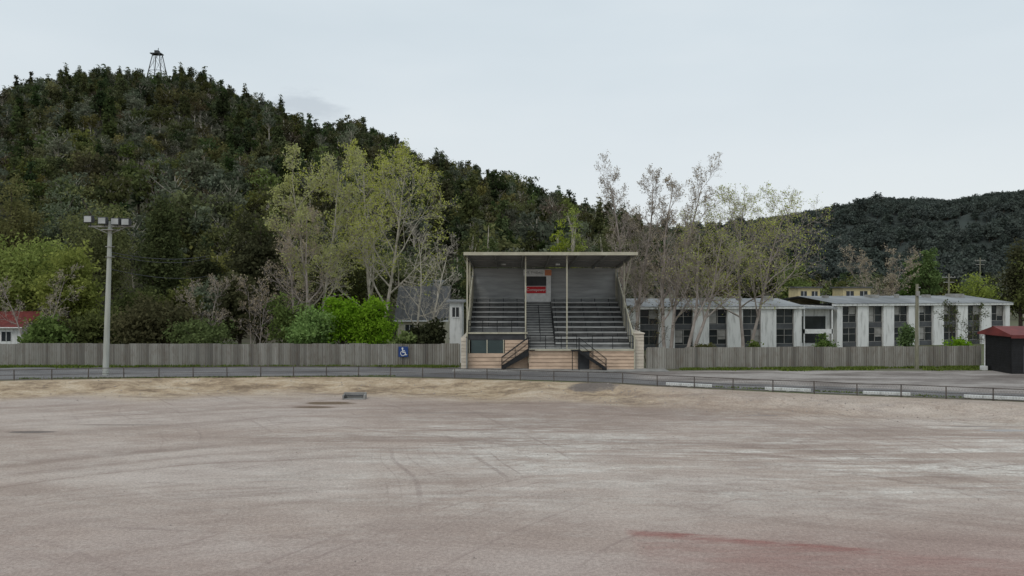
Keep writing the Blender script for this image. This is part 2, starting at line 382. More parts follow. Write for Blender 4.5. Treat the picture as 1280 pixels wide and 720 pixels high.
# ------------------------------------------------------------------ corrugated fences
m,nt,out=new_mat('fence_iron'); b=principled(nt,out,0.6,0.15,0.35)
pn=noise_node(nt,mapping(nt,(1.3,1.3,0.02)),1.0,2,0.9)
c=ramp(nt,pn,[(0.34,(0.15,0.138,0.12)),(0.48,(0.245,0.23,0.20)),(0.66,(0.34,0.325,0.29))])
rs=noise_node(nt,mapping(nt,(1.5,1.5,0.6)),2.0,6,0.7)
c=mixc(nt,mathn(nt,'MULTIPLY',ramp(nt,rs,[(0.48,0.0),(0.70,1.0)]),0.5),c,(0.14,0.10,0.07))
nt.links.new(c,b.inputs['Base Color']); M_fence=m
def corr_fence(a,b_,h,seed):
    random.seed(seed); a=Vector(a);b_=Vector(b_); ln=(b_-a).length; d=(b_-a)/ln; n=Vector((d.y,-d.x))
    mb=MB(); s=0
    while s<ln-0.1:
        w=min(1.6,ln-s); hz=h+random.uniform(-.05,.05); off=random.uniform(-.015,.015)
        k=int(w/0.05); pr=None
        for i in range(k+1):
            t=s+w*i/k; dd=0.03*math.cos(i*math.pi/2.0*0.999)+off
            p=a+d*t+n*dd; q=((p.x,p.y,0.02),(p.x,p.y,hz))
            if pr: mb.face([pr[0],q[0],q[1],pr[1]])
            pr=q
        s+=w
    t=0
    while t<ln:
        p=a+d*t-n*0.09; mb.box(p.x-.05,p.x+.05,p.y-.05,p.y+.05,0,h-0.05); t+=2.4
    for z in (0.4,h-0.25):
        p=a-n*0.07;q=b_-n*0.07; mb.tube((p.x,p.y,z),(q.x,q.y,z),0.03,n=4)
    return mb.obj('corrugated_iron_fence',[M_fence])
corr_fence((-115,62.9),(-4.6,62.8),1.95,1)
corr_fence((11.3,60.2),(40.6,62.3),1.8,2)

# grass verges (blades)
M_grass=foliage_mat('grass_green',(0.07,0.10,0.025),(0.20,0.25,0.07),0.2,0.0)
def grass(segs,n,seed,h=0.16):
    rs=np.random.RandomState(seed); V=[];Fc=[];S=[]
    for (x0,y0,x1,y1,w,dens) in segs:
        k=int(n*dens)
        for i in range(k):
            t=rs.rand(); pz=mnoise.noise(Vector((t*(x1-x0)*0.35,y0,7)))
            if pz<-0.15 and rs.rand()<0.8: continue
            x=x0+(x1-x0)*t; y=y0+(y1-y0)*t+rs.randn()*w*(0.6+pz)
            a=rs.rand()*math.pi; hh=h*(0.5+rs.rand()); o=len(V); ww=0.05
            V.extend([(x-math.cos(a)*ww,y-math.sin(a)*ww,0),(x+math.cos(a)*ww,y+math.sin(a)*ww,0),(x+rs.randn()*.06,y+rs.randn()*.06,hh)])
            Fc.append((o,o+1,o+2)); S.append(rs.rand())
    me=bpy.data.meshes.new('grass_verge'); me.from_pydata(V,[],Fc); me.materials.append(M_grass)
    at=me.attributes.new('shade','FLOAT','FACE'); at.data.foreach_set('value',S)
    o=bpy.data.objects.new('grass_verge',me); scene.collection.objects.link(o); return o
grass([(-46,62.2,-4.6,62.2,0.25,1.0),(-10,61.8,-4.6,61.6,0.4,0.9),(-46,61.6,-32,61.8,0.45,0.9),(14,59.9,41,61.5,0.35,2.0),(22,59.2,30,60.0,0.4,0.6),(34,59.5,42,60.5,0.6,0.8)],4200,5)
grass([(-37,53.9,-9,55.5,0.15,0.5),(11.5,50.2,31,43.6,0.15,0.3)],2500,8,0.1)

# ------------------------------------------------------------------ tree generators
def leaf_quads(centers, size, rs):
    n=len(centers)
    a=rs.randn(n,3); a/=np.linalg.norm(a,axis=1)[:,None]
    b_=rs.randn(n,3); b_=np.cross(a,b_); b_/=np.linalg.norm(b_,axis=1)[:,None]
    s=(size*(0.6+0.8*rs.rand(n)))[:,None]
    u=a*s; w=b_*s*0.6
    v=np.stack([centers-u,centers+w*0.9-u*0.1,centers+u,centers-w*0.9+u*0.1],1).reshape(-1,3)
    return v
def assemble(name, mb, leaf_v, shade, mats, loc, link=True, rotz=0.0):
    nb=len(mb.v); nf=len(mb.f); nl=len(leaf_v)//4
    verts=mb.v+[tuple(x) for x in leaf_v.tolist()] if nl else mb.v
    faces=mb.f+[(nb+4*i,nb+4*i+1,nb+4*i+2,nb+4*i+3) for i in range(nl)]
    me=bpy.data.meshes.new(name); me.from_pydata(verts,[],faces)
    for mm in mats: me.materials.append(mm)
    mi=np.concatenate([np.zeros(nf,int),np.ones(nl,int)]).astype(np.int32)
    me.polygons.foreach_set('material_index',mi)
    at=me.attributes.new('shade','FLOAT','FACE')
    at.data.foreach_set('value',np.concatenate([np.full(nf,0.5),shade]).astype(np.float32))
    o=bpy.data.objects.new(name,me); o.location=loc; o.rotation_euler=(0,0,rotz)
    if link: scene.collection.objects.link(o)
    return o
def leafy(name,X,Y,h,w,base,mats,seed,ncl=110,per=60,leaf=0.22,shape='round',link=True,z=0,trunk=True,clr=0.095):
    rs=np.random.RandomState(seed)
    hc=(h-base)
    cs=[]
    while len(cs)<ncl:
        d=rs.randn(3); d/=np.linalg.norm(d)
        if d[2]<-0.75: continue
        lump=0.80+0.62*mnoise.noise(Vector((d[0]*2.0+seed,d[1]*2.0,d[2]*2.0)))
        r=(rs.rand()**0.45)*lump
        p=d*r
        zz=(p[2]+1)/2
        if shape=='cone': k=1.15-zz*1.0
        elif shape=='poplar': k=0.55+0.6*math.sin(math.pi*min(1,zz*0.9+0.1))
        else: k=1.0
        cs.append((p[0]*w/2*k,p[1]*w/2*k,base+zz*hc))
    cs=np.array(cs)
    mb=MB()
    if trunk:
        tp=[(0,0,-0.3)]
        for i in range(1,6): tp.append((rs.randn()*0.02*h*0.5,rs.randn()*0.02*h*0.5,(base+hc*0.8)*i/5))
        r0=0.018*h+0.05
        mb.chain(tp,[r0*(1-0.16*i) for i in range(6)],7)
        for i in rs.choice(len(cs),min(len(cs),28),replace=False):
            c=cs[i]; z0=max(0.15*h,c[2]-0.35*math.hypot(c[0],c[1])-0.12*h); z0=min(z0,base+hc*0.75)
            mb.chain([(0,0,z0),(c[0]*0.5,c[1]*0.5,(z0*0.55+c[2]*0.45)),tuple(c)],[r0*0.4,r0*0.25,r0*0.08],4)
    cr=w*clr+0.12
    idx=np.repeat(np.arange(len(cs)),per)
    off=rs.randn(len(idx),3)*np.array([cr,cr,cr*0.65])*0.75
    cen=cs[idx]+off
    cen[:,2]=np.maximum(cen[:,2],0.05)
    csh=rs.rand(len(cs))
    shade=np.clip(csh[idx]*0.6+rs.rand(len(idx))*0.4,0,1)
    return assemble(name,mb,leaf_quads(cen,leaf,rs),shade,mats,(X,Y,z),link)

def bare(name,X,Y,h,spread,seed,mats,leaves=0,leaf=0.14,stems=1,lean=(0,0),ang=(38,42,45,50),nch=(11,7,6,6),up=0.08,t0=0.22,r0=None,z=0,rat=(1.0,0.5,0.5,0.5),link=True,tw=0.013,topf=0.65,splay=0.28):
    rnd=random.Random(seed); rs=np.random.RandomState(seed)
    mb=MB(); tips=[]
    def grow(p,d,Ln,r,lev):
        nseg=(7,5,4,3,2)[lev]; pts=[p]; rad=[r]; dirs=[d]
        wob=(0.06,0.11,0.16,0.2,0.25)[lev]
        for k in range(nseg):
            d=(d+Vector((rnd.gauss(0,wob),rnd.gauss(0,wob),rnd.gauss(0,wob)))+Vector((0,0,up*(1 if lev else 0.8)))).normalized()
            p=p+d*(Ln/nseg); pts.append(p); dirs.append(d)
            rad.append(max(tw*0.6,r*(1-0.85*(k+1)/nseg)))
        mb.chain([tuple(q) for q in pts],rad,(8,5,4,3,3)[lev])
        if lev>=3: tips.extend(pts[1:])
        if lev<4:
            nc=nch[lev]
            az0=rnd.uniform(0,6.28)
            for j in range(nc):
                lo=t0 if lev==0 else 0.2
                t=lo+(1-lo)*(j+rnd.random())/nc
                fi=min(t*nseg,nseg-1e-3); i=int(fi); q=pts[i].lerp(pts[i+1],fi-i)
                dd=dirs[i+1]; a=math.radians(ang[lev]*rnd.uniform(0.7,1.25))
                ax=dd.orthogonal().normalized(); ax.rotate(Matrix.Rotation(az0+j*2.4+rnd.uniform(-.5,.5),3,dd))
                nd=dd.copy(); nd.rotate(Matrix.Rotation(a,3,ax))
                rr=rad[i]*(1-(fi-i))+rad[i+1]*(fi-i)
                if lev==0: Lc=spread*rat[0]*(1.15-topf*t)*rnd.uniform(0.6,1.2)
                else: Lc=Ln*rat[lev]*(1.15-0.5*t)*rnd.uniform(0.7,1.2)
                grow(q,nd,Lc,max(tw,min(rr*0.65,r*0.5)),lev+1)
    for s in range(stems):
        a=(s*math.pi if stems==2 else rnd.uniform(0,6.28))+rnd.uniform(-.5,.5)
        dd=Vector((lean[0],lean[1],1)) if stems==1 else Vector((lean[0]+splay*math.cos(a),lean[1]+splay*math.sin(a),1))
        grow(Vector((0.25*math.cos(a)*(stems>1),0.25*math.sin(a)*(stems>1),-0.3)),dd.normalized(),h*rnd.uniform(0.86,0.96),(r0 or 0.014*h)*(1 if stems==1 else 0.75),0)
    if leaves:
        T_=np.array([tuple(t) for t in tips]); cen=T_[rs.randint(0,len(T_),leaves)]+rs.randn(leaves,3)*0.16
        lv=leaf_quads(cen,leaf,rs); sh=rs.rand(leaves)
    else: lv=np.zeros((0,3)); sh=np.zeros(0)
    return assemble(name,mb,lv,sh,mats,(X,Y,z),link)

# foliage materials
FM_dark=foliage_mat('foliage_dark',(0.034,0.048,0.020),(0.10,0.125,0.046),0.25,0.42)
FM_olive=foliage_mat('foliage_olive',(0.065,0.080,0.028),(0.19,0.205,0.065),0.3,0.38)
FM_grey=foliage_mat('foliage_greygreen',(0.08,0.095,0.06),(0.18,0.20,0.13),0.25,0.3)
FM_brown=foliage_mat('foliage_brownish',(0.08,0.075,0.04),(0.17,0.15,0.08))
FM_mid=foliage_mat('foliage_mid',(0.055,0.095,0.02),(0.19,0.27,0.065),0.3,0.15)
FM_bright=foliage_mat('foliage_bright',(0.08,0.17,0.018),(0.27,0.44,0.06),0.35,0.05)
FM_lime=foliage_mat('foliage_lime',(0.13,0.175,0.022),(0.38,0.43,0.065),0.35,0.08)
FM_bud=foliage_mat('foliage_buds',(0.34,0.38,0.07),(0.60,0.62,0.16),0.45,0.05)
FM_budbrown=foliage_mat('foliage_brown_buds',(0.32,0.26,0.17),(0.48,0.40,0.27),0.3,0.05)
FM_far_hazed=foliage_mat('foliage_far_hazed',(0.062,0.078,0.070),(0.100,0.118,0.098),0.1,0.25)  # distance haze mixed into the leaf colour, paler and bluer

# ------------------------------------------------------------------ hills
def interp(tab,x):
    xs=[t[0] for t in tab]; ys=[t[1] for t in tab]; return float(np.interp(x,xs,ys))
silL=[(-900,190),(-500,140),(-200,118),(0,112),(40,102),(80,95),(160,88),(240,93),(270,102),(300,118),(340,130),(370,150),(400,158),(450,152),(480,165),(510,186),(540,200),(580,210),(620,216),(660,232),(700,244),(740,264),(780,274),(830,288),(900,305),(980,335),(1060,360)]
DL=[(-900,520),(0,520),(200,500),(450,430),(620,380),(800,340),(1060,300)]
TH=11.0
def hillL(px,d):
    D=interp(DL,px); zr=max(0,bz(interp(silL,px),D)-TH*0.95)
    d0=118; t=(d-d0)/(D-d0)
    x=(px-640)/F*d
    nz=mnoise.fractal(Vector((x*0.012,d*0.012,0)),1.0,2.0,4)
    if t<=0: return -1.5+t*5
    if t<=1: z=zr*(t**0.92)
    else: z=zr*(1-0.9*(t-1)**1.2)
    return z+nz*11*min(1,max(0,4*t))*max(0.1,min(1,abs(1-t)*3)) -1.5*(1-min(1,t*8))
silR=[(500,330),(700,300),(860,288),(960,277),(1000,270),(1060,257),(1110,250),(1160,252),(1190,254),(1220,249),(1250,243),(1280,239),(1400,225),(1700,220),(2100,260)]
def hillR(px,d):
    D=1250; zr=bz(interp(silR,px),D)-9
    d0=420; t=(d-d0)/(D-d0); x=(px-640)/F*d
    nz=mnoise.fractal(Vector((x*0.006,d*0.006,4)),1.0,2.0,5)
    if t<=0: return -2+t*5
    z=zr*(t**1.05) if t<=1 else zr*(1-0.8*(t-1))
    return z+nz*34*min(1,4*t)*max(0.12,min(1,abs(1-t)*2.5))-2*(1-min(1,t*8))
M_hill=mat('hill_undergrowth',(0.05,0.055,0.025),(0.07,0.06,0.04),0.08,0.95)
M_hillfar_hazed=mat('hill_far_hazed',(0.055,0.068,0.060),(0.042,0.052,0.047),0.02,0.95)  # blue-grey tint paints aerial haze into the ground colour
def terrain(name,fn,p0,p1,dp,ds,mt):
    mb=MB(); ps=np.arange(p0,p1+1,dp)
    for d in ds:
        for px in ps: mb.v.append(((px-640)/F*d,d,fn(px,d)))
    n=len(ps)
    for i in range(len(ds)-1):
        for k in range(n-1): mb.f.append((i*n+k,i*n+k+1,(i+1)*n+k+1,(i+1)*n+k)); mb.m.append(0)
    return mb.obj(name,[mt],smooth=True)
terrain('forested_hill',hillL,-900,1060,14,list(np.arange(112,560,7))+[600,700,850],M_hill)
terrain('distant_hill',hillR,500,2100,14,list(np.arange(400,1300,20))+[1400,1600,2000],M_hillfar_hazed)

def proto_coll(name,objs):
    c=bpy.data.collections.new(name)
    for o in objs: c.objects.link(o)
    return c
pr=[]
for i in range(3): pr.append(leafy('a_gum_canopy_%d'%i,0,0,10,6.5-i*0.5,2.0,[M_bark_pale,(FM_dark,FM_grey,FM_dark)[i]],60+i,ncl=44,per=20,leaf=0.33,link=False,clr=0.08))
for i in range(3): pr.append(leafy('b_conifer_%d'%i,0,0,10.5+i,4.0,0.8,[M_bark_dark,FM_dark],70+i,ncl=60,per=18,leaf=0.30,shape='cone',link=False,clr=0.08))
for i in range(2): pr.append(leafy('c_olive_%d'%i,0,0,9,7,1.5,[M_bark_pale,FM_olive],80+i,ncl=46,per=20,leaf=0.33,link=False,clr=0.085))
pr.append(leafy('d_slim_gum',0,0,12.5,3.6,4.0,[M_bark_pale,FM_dark],91,ncl=26,per=18,leaf=0.30,link=False,clr=0.12))
pr.append(leafy('e_brown_gum',0,0,10,5.2,2.5,[M_bark_pale,FM_brown],92,ncl=34,per=16,leaf=0.28,link=False,clr=0.10))
pr.append(bare('f_dead_tree',0,0,10,3.2,93,[M_bark_pink,FM_brown],leaves=60,leaf=0.2,nch=(8,5,3,0),link=False,tw=0.03))
pr.append(leafy('g_grey_gum',0,0,11,6,2.5,[M_bark_pale,FM_grey],94,ncl=34,per=18,leaf=0.28,link=False,clr=0.085))
forest_c=proto_coll('forest_tree_kinds',pr)
pf=[]
for i in range(4): pf.append(leafy('far_canopy_%d'%i,0,0,10,(8,7,9,5)[i],0.5,[M_bark_dark,FM_far_hazed],100+i,ncl=34,per=10,leaf=0.75,shape='cone' if i==3 else 'round',link=False,clr=0.11))
far_c=proto_coll('far_tree_kinds',pf)
def scatter(name,coll,pts,idx,scl,rot):
    me=bpy.data.meshes.new(name); me.from_pydata(pts,[],[])
    for nm,ty,dat in (('idx','INT',idx),('scl','FLOAT',scl),('rz','FLOAT',rot)):
        a=me.attributes.new(nm,ty,'POINT'); a.data.foreach_set('value',dat)
    o=bpy.data.objects.new(name,me); scene.collection.objects.link(o)
    ng=bpy.data.node_groups.new(name+'_nodes','GeometryNodeTree')
    ng.interface.new_socket('Geometry',in_out='INPUT',socket_type='NodeSocketGeometry')
    ng.interface.new_socket('Geometry',in_out='OUTPUT',socket_type='NodeSocketGeometry')
    N=ng.nodes; gi=N.new('NodeGroupInput'); go=N.new('NodeGroupOutput')
    iop=N.new('GeometryNodeInstanceOnPoints'); ci=N.new('GeometryNodeCollectionInfo')
    ci.inputs['Collection'].default_value=coll
    ci.inputs['Separate Children'].default_value=True; ci.inputs['Reset Children'].default_value=True
    def at(nm,ty):
        n=N.new('GeometryNodeInputNamedAttribute'); n.data_type=ty; n.inputs[0].default_value=nm
        return [s for s in n.outputs if s.enabled and s.name=='Attribute'][0]
    cx=N.new('ShaderNodeCombineXYZ')
    ng.links.new(gi.outputs[0],iop.inputs['Points']); ng.links.new(ci.outputs[0],iop.inputs['Instance'])
    iop.inputs['Pick Instance'].default_value=True
    ng.links.new(at('idx','INT'),iop.inputs['Instance Index'])
    ng.links.new(at('rz','FLOAT'),cx.inputs[2]); ng.links.new(cx.outputs[0],iop.inputs['Rotation'])
    ng.links.new(at('scl','FLOAT'),iop.inputs['Scale'])
    ng.links.new(iop.outputs[0],go.inputs[0])
    md=o.modifiers.new('scatter','NODES'); md.node_group=ng
    return o
rnd=random.Random(11)
P=[];I=[];S=[];R=[]
def pick_forest(x,d):
    n=mnoise.noise(Vector((x*0.015,d*0.015,9)))
    r=rnd.random()
    if r>0.97: return 10
    lowslope = d<300
    if n>0.10 or (lowslope and r<0.25): return rnd.choice((6,7,6,7,0,1,11,9)) if r<0.8 else rnd.choice((3,4,5))
    if n<-0.15: return rnd.choice((3,4,5)) if r<0.65 else rnd.choice((0,2,8,11))
    return rnd.choice((0,1,2,3,4,5,6,8,9,11))
N_=0
while N_<6600:
    d=math.sqrt(rnd.uniform(120**2,525**2)); px=rnd.uniform(-500,1000)
    D=interp(DL,px)
    if d>D+14: continue
    z=hillL(px,d); x=(px-640)/F*d
    k=pick_forest(x,d)
    s=rnd.uniform(0.6,1.2)
    if rnd.random()<0.2: s*=1.35
    if k in (3,4,5,8): s*=1.08
    if abs(px-197)<20 and d>D-60: s*=0.62
    P.append((x,d,z-0.4)); I.append(k); S.append(s); R.append(rnd.uniform(0,6.28)); N_+=1
scatter('forest_on_hill',forest_c,P,I,S,R)
P=[];I=[];S=[];R=[]
for _ in range(11000):
    d=math.sqrt(rnd.uniform(450**2,1275**2)); px=rnd.uniform(780,1700)
    x=(px-640)/F*d; P.append((x,d,hillR(px,d)-0.8)); I.append(rnd.choice((0,1,2,2,0,3))); S.append(rnd.uniform(0.8,1.7)); R.append(rnd.uniform(0,6.28))
scatter('forest_on_distant_hill',far_c,P,I,S,R)
P=[];I=[];S=[];R=[]
for _ in range(420):
    d=rnd.uniform(175,430); px=rnd.uniform(900,1500)
    x=(px-640)/F*d; P.append((x,d,LOW)); I.append(rnd.choice((0,1,6,7,3,4,2,9,10,11))); S.append(rnd.uniform(0.7,1.4)); R.append(rnd.uniform(0,6.28))
scatter('valley_tree_belt',forest_c,P,I,S,R)

def T(px,d): return (px-640)/F*d
BD=M_bark_dark; BP=M_bark_pale
def lf(name,px,d,ytop,wpx,mat_,seed,base=1.0,**k):
    g=gz(d); h=bz(ytop,d)-g; leafy(name,T(px,d),d,h,wpx*d/F,base,[k.pop('bark',BD),mat_],seed,z=g,**k)
lf('lime_green_tree',30,92,283,120,FM_lime,201,ncl=150,per=75)
lf('lime_green_tree',88,86,300,80,FM_lime,202,ncl=110,per=75)
lf('lime_green_tree',-40,90,295,110,FM_lime,2021,ncl=130,per=60)
lf('olive_green_tree',15,115,225,90,FM_olive,203,2,ncl=110,per=80)
lf('olive_green_tree',120,112,236,105,FM_olive,204,2,ncl=120,per=80)
lf('grey_gum_tree',75,120,213,80,FM_grey,205,2,ncl=100,per=70)
lf('dark_conifer_tree',203,100,236,85,FM_dark,206,0.5,shape='cone',ncl=160,per=80)
lf('dark_conifer_tree',258,98,298,70,FM_dark,207,0.5,shape='cone',ncl=110,per=70)
lf('olive_green_tree',325,96,246,82,FM_dark,208,0.8,ncl=150,per=90)
lf('mid_green_tree',170,84,352,85,FM_olive,209,0.5,ncl=90,per=70)
lf('mid_green_tree',225,80,350,60,FM_olive,210,0.5,ncl=80,per=60)
lf('grey_green_tree',255,90,342,60,FM_grey,2101,0.5,ncl=80,per=60)
lf('dark_shrub_tree',300,82,338,70,FM_dark,211,0.4,ncl=100,per=70)
lf('mid_green_shrub',190,74,370,100,FM_olive,212,0.3,ncl=100,per=70)
lf('olive_shrub',120,76,385,70,FM_olive,213,0.3,ncl=90,per=50)
lf('mid_green_shrub',60,73,395,60,FM_mid,214,0.3,ncl=60,per=50)
lf('dark_shrub',250,72,392,70,FM_mid,2141,0.3,ncl=70,per=60,leaf=0.16)
lf('bright_green_shrub',362,75,362,50,FM_mid,215,0.3,ncl=70,per=65,leaf=0.16)
lf('bright_green_shrub',392,72,372,62,FM_bright,216,0.3,ncl=70,per=75,leaf=0.16)
lf('bright_green_shrub',428,74,362,66,FM_bright,2161,0.3,ncl=80,per=75,leaf=0.16)
lf('bright_green_shrub',466,73,368,60,FM_bright,217,0.3,ncl=80,per=75,leaf=0.16)
lf('dark_shrub',535,72,398,45,FM_dark,218,0.3,ncl=70,per=50)
lf('bright_green_shrub',505,70,412,30,FM_mid,219,0.2,ncl=50,per=40)
lf('dark_gum_tree',420,112,300,120,FM_dark,220,1,ncl=140,per=60)
lf('olive_green_tree',500,118,300,110,FM_olive,221,1,ncl=140,per=60)
lf('dark_gum_tree',600,118,300,90,FM_dark,222,1,ncl=120,per=60)
for i,(px,yt,w,s) in enumerate(((700,262,36,231),(716,246,34,232),(752,278,40,233),(590,272,30,234),(610,280,28,238))):
    lf('pale_green_poplar',px,104,yt,w,FM_lime if i<2 else FM_olive,s,2.0,shape='poplar',ncl=80,per=34,bark=BP,leaf=0.16)
lf('mid_green_tree',985,128,331,78,FM_mid,240,0.5,ncl=150,per=60)
lf('olive_green_tree',945,132,338,50,FM_olive,241,0.5,ncl=90,per=50)
lf('green_poplar_tree',1160,135,293,32,FM_mid,242,1,shape='poplar',ncl=110,per=50)
lf('green_poplar_tree',1140,138,318,30,FM_mid,243,1,shape='poplar',ncl=80,per=50)
lf('lime_green_tree',1222,125,337,60,FM_lime,244,1,ncl=80,per=45,leaf=0.18)
lf('lime_green_tree',1075,140,335,50,FM_olive,2441,1,ncl=80,per=45,leaf=0.18)
lf('dark_conifer_tree',1276,118,296,60,FM_dark,245,0.5,shape='cone',ncl=140,per=60)
lf('dark_gum_tree',1320,110,320,90,FM_dark,246,0.5,ncl=140,per=60)
def br(name,px,d,ytop,spx,seed,mats,**k):
    g=gz(d); h=bz(ytop,d)-g; bare(name,T(px,d),d,h,spx*d/F,seed,mats,z=g,**k)
YB=[M_bark_pale,FM_bud]; PB=[M_bark_pink,FM_budbrown]; PY=[M_bark_pink,FM_bud]
br('budding_tree',396,84,196,72,301,YB,leaves=9000,leaf=0.12,stems=2,ang=(44,42,45,50),nch=(11,8,6,4),t0=0.24,up=0.08,splay=0.12,r0=0.30)
br('budding_tree',470,86,188,112,302,YB,leaves=11500,leaf=0.12,stems=2,lean=(0.05,0),ang=(50,44,45,50),nch=(12,8,6,4),t0=0.22,up=0.07,splay=0.22,r0=0.34)
br('budding_tree',372,80,256,56,303,[M_bark_pink,FM_budbrown],leaves=2600,leaf=0.11,stems=2,nch=(9,7,5,4),splay=0.1)
br('bare_tree',528,80,286,50,304,[M_bark_pale,FM_bud],leaves=0,stems=2,nch=(9,7,5,4),ang=(45,45,45,50),splay=0.15)
br('bare_tree',255,79,345,44,305,PB,leaves=900,leaf=0.1,stems=2,nch=(8,5,5,4))
br('bare_tree',45,80,330,44,306,PB,leaves=500,leaf=0.1,stems=2,nch=(8,5,5,4))
br('bare_tree',318,79,352,40,3061,PB,leaves=900,leaf=0.1,stems=2,nch=(8,5,5,4))
br('bare_poplar_tree',790,86,197,52,311,PB,leaves=4500,leaf=0.09,stems=2,ang=(34,38,42,48),nch=(17,8,6,5),up=0.10,t0=0.2,topf=0.5,splay=0.06)
br('bare_poplar_tree',835,83,204,50,312,PB,leaves=4500,leaf=0.09,stems=2,ang=(34,38,42,48),nch=(16,8,6,5),up=0.10,t0=0.2,topf=0.5,splay=0.07)
br('bare_spreading_tree',858,80,262,80,313,PY,leaves=3500,leaf=0.09,stems=2,lean=(0.34,0),ang=(44,42,45,50),nch=(12,8,6,4),t0=0.26,up=0.07,splay=0.2,r0=0.3)
br('bare_spreading_tree',932,82,224,88,314,PY,leaves=6000,leaf=0.09,stems=2,lean=(0.02,0),ang=(48,44,45,50),nch=(14,8,6,5),t0=0.28,up=0.07,splay=0.10)
br('bare_tree',1098,130,312,44,315,PB,leaves=2500,leaf=0.16,stems=2,nch=(9,6,5,4))
br('bare_tree',1200,84,378,30,316,[M_bark_dark,FM_olive],leaves=900,leaf=0.1,stems=2,nch=(7,5,5,3))
br('bare_tree',812,78,372,26,317,[M_bark_dark,FM_olive],leaves=300,leaf=0.1,stems=2,nch=(7,5,5,3))
lf('young_conifer_tree',1134,76,396,26,FM_mid,250,0.3,shape='cone',ncl=60,per=30,leaf=0.13)
lf('garden_shrub',1197,78,420,36,FM_bright,251,0.1,ncl=50,per=40,leaf=0.13)
lf('garden_shrub',1030,80,420,30,FM_mid,252,0.1,ncl=40,per=40,leaf=0.13)
lf('garden_shrub',880,74,424,24,FM_olive,253,0.1,ncl=40,per=40,leaf=0.13)
lf('garden_shrub',943,74,425,24,FM_mid,254,0.1,ncl=40,per=40,leaf=0.13)

# ------------------------------------------------------------------ grandstand
G=empty('grandstand',(0,60,0))
XL,XR=-3.8,10.2
N=9; RUN=0.85; RISE=0.42; Y0=1.8; Z0=1.7
tr=MB(); pl=MB(); sup=MB()
def blk(x0,x1,i0):
    for i in range(i0,N):
        y=Y0+RUN*i; z=Z0+RISE*(i+1)
        tr.box(x0,x1,y,Y0+RUN*(i+1),z-0.09,z)
        tr.box(x0,x1,y+0.02,y+0.05,z-RISE,z-0.093)
        pl.box(x0+0.05,x1-0.05,y+0.28,y+0.58,z+0.31,z+0.39)
        pl.box(x0+0.05,x1-0.05,y-0.035,y-0.003,z-0.15,z+0.004)
        x=x0+0.3
        while x<x1-0.1: sup.box(x,x+0.06,y+0.34,y+0.5,z,z+0.31); x+=1.3
blk(-3.75,1.2,3); blk(3.7,10.1,0)
for i in range(2*N):
    y=Y0+RUN/2*i; z=Z0+RISE/2*(i+1)
    pl.box(1.25,3.65,y,y+RUN/2-0.003,z-0.05,z)
    tr.box(1.25,3.65,y+0.02,y+0.04,z-RISE/2,z-0.053)
tr.box(-3.75,10.1,Y0+RUN*N+0.003,10.0,Z0+RISE*N-0.06,Z0+RISE*N)
tr.box(-3.75,1.2,0.9,Y0+RUN*3-0.003,2.93,3.0)
tr.obj('terraces',[M_greywood2],G); pl.obj('bench_seats',[M_greywood],G); sup.obj('bench_supports',[M_darkgrey],G)
d=MB(); d.box(1.4,10.1,0.0,Y0+0.03,1.60,1.70); d.obj('front_deck',[M_greywood],G)
w=MB(); w.boards(1.4,6.58,0.12,0.0,1.55,h=0.3,lip=0.07); w.boards(6.6,10.15,-0.02,0.0,1.72,h=0.29,lip=0.07)
w.boards(-3.7,1.36,0.84,0.0,1.28,h=0.3,lip=0.07); w.box(1.42,10.1,0.13,0.2,0,1.58); w.box(-3.7,1.3,0.87,1.0,0,1.27)
w.box(6.6,10.12,-0.015,0.075,0,1.7)
w.boards(-0.6,1.36,0.88,1.29,2.4,h=0.28,lip=0.06)
w.obj('weatherboard_base',[M_pinkcream],G)
w=MB(); w.box(10.26,11.05,0.4,9.0,0,2.95); w.box(-4.3,-3.87,0.8,9.0,0,2.6)
w.boards(10.26,11.05,0.38,0,2.95,h=0.28,lip=0.05); w.boards(-4.3,-3.87,0.78,0,2.6,h=0.28,lip=0.05)
w.box(10.22,11.12,0.25,9.05,2.953,3.03)
w.obj('side_annexes',[M_paleannex],G)
w=MB(); w.box(-3.7,1.3,0.9,1.0,2.42,2.92); w.box(5.5,6.45,0.0,0.045,0,1.5); w.obj('dark_wall_panels',[M_darkgrey],G)
w=MB(); w.box(-3.45,-0.75,0.95,1.0,1.28,2.4); w.obj('teal_window',[M_teal],G)
w=MB()
for x in (-3.65,-2.15,-0.75): w.box(x,x+0.08,0.84,0.949,1.29,2.42)
w.box(-3.72,1.32,0.77,0.868,2.93,3.06); w.box(1.38,10.2,-0.13,-0.095,1.58,1.73); w.box(10.15,10.25,-0.05,0.1,0,2.9)
w.box(-3.84,-3.72,0.64,0.76,0,3.2)
w.obj('cream_trim',[M_cream],G)
def roofz(y): return 9.55-(y+0.4)*0.078
w=MB(); w.boards(XL,XR,9.95,Z0+RISE*N,roofz(9.95)-0.02,h=0.3,lip=0.06); w.box(XL,XR,9.96,10.08,0,roofz(10))
w.obj('back_wall',[mat('grey_boards',(0.42,0.425,0.42),(0.28,0.285,0.28),0.9,0.8,stretch=(0.4,1,3))],G)
w=MB()
prof=[(0.1,0.0),(10.0,0.0),(10.0,roofz(10)-0.05),(9.3,7.7),(0.3,2.65),(0.1,2.6)]
for x in (XL-0.03,XR-0.03): w.prism(prof,x,x+0.06)
w.obj('side_walls',[M_greyroof],G)
w=MB()
for x in (XL,XR):
    w.chain([(x,0.1,2.7),(x,0.4,2.78),(x,9.3,7.8)],0.07,4)
    s=1 if x<0 else -1
    for k in range(1,10):
        y=0.1+k; zt=2.7+(y-0.4)*0.564
        w.box(min(x+s*0.04,x+s*0.09),max(x+s*0.04,x+s*0.09),y,y+0.05,Z0+max(0,(y-Y0))*0.49,zt)
w.obj('side_rails',[M_cream],G)
w=MB()
k=80
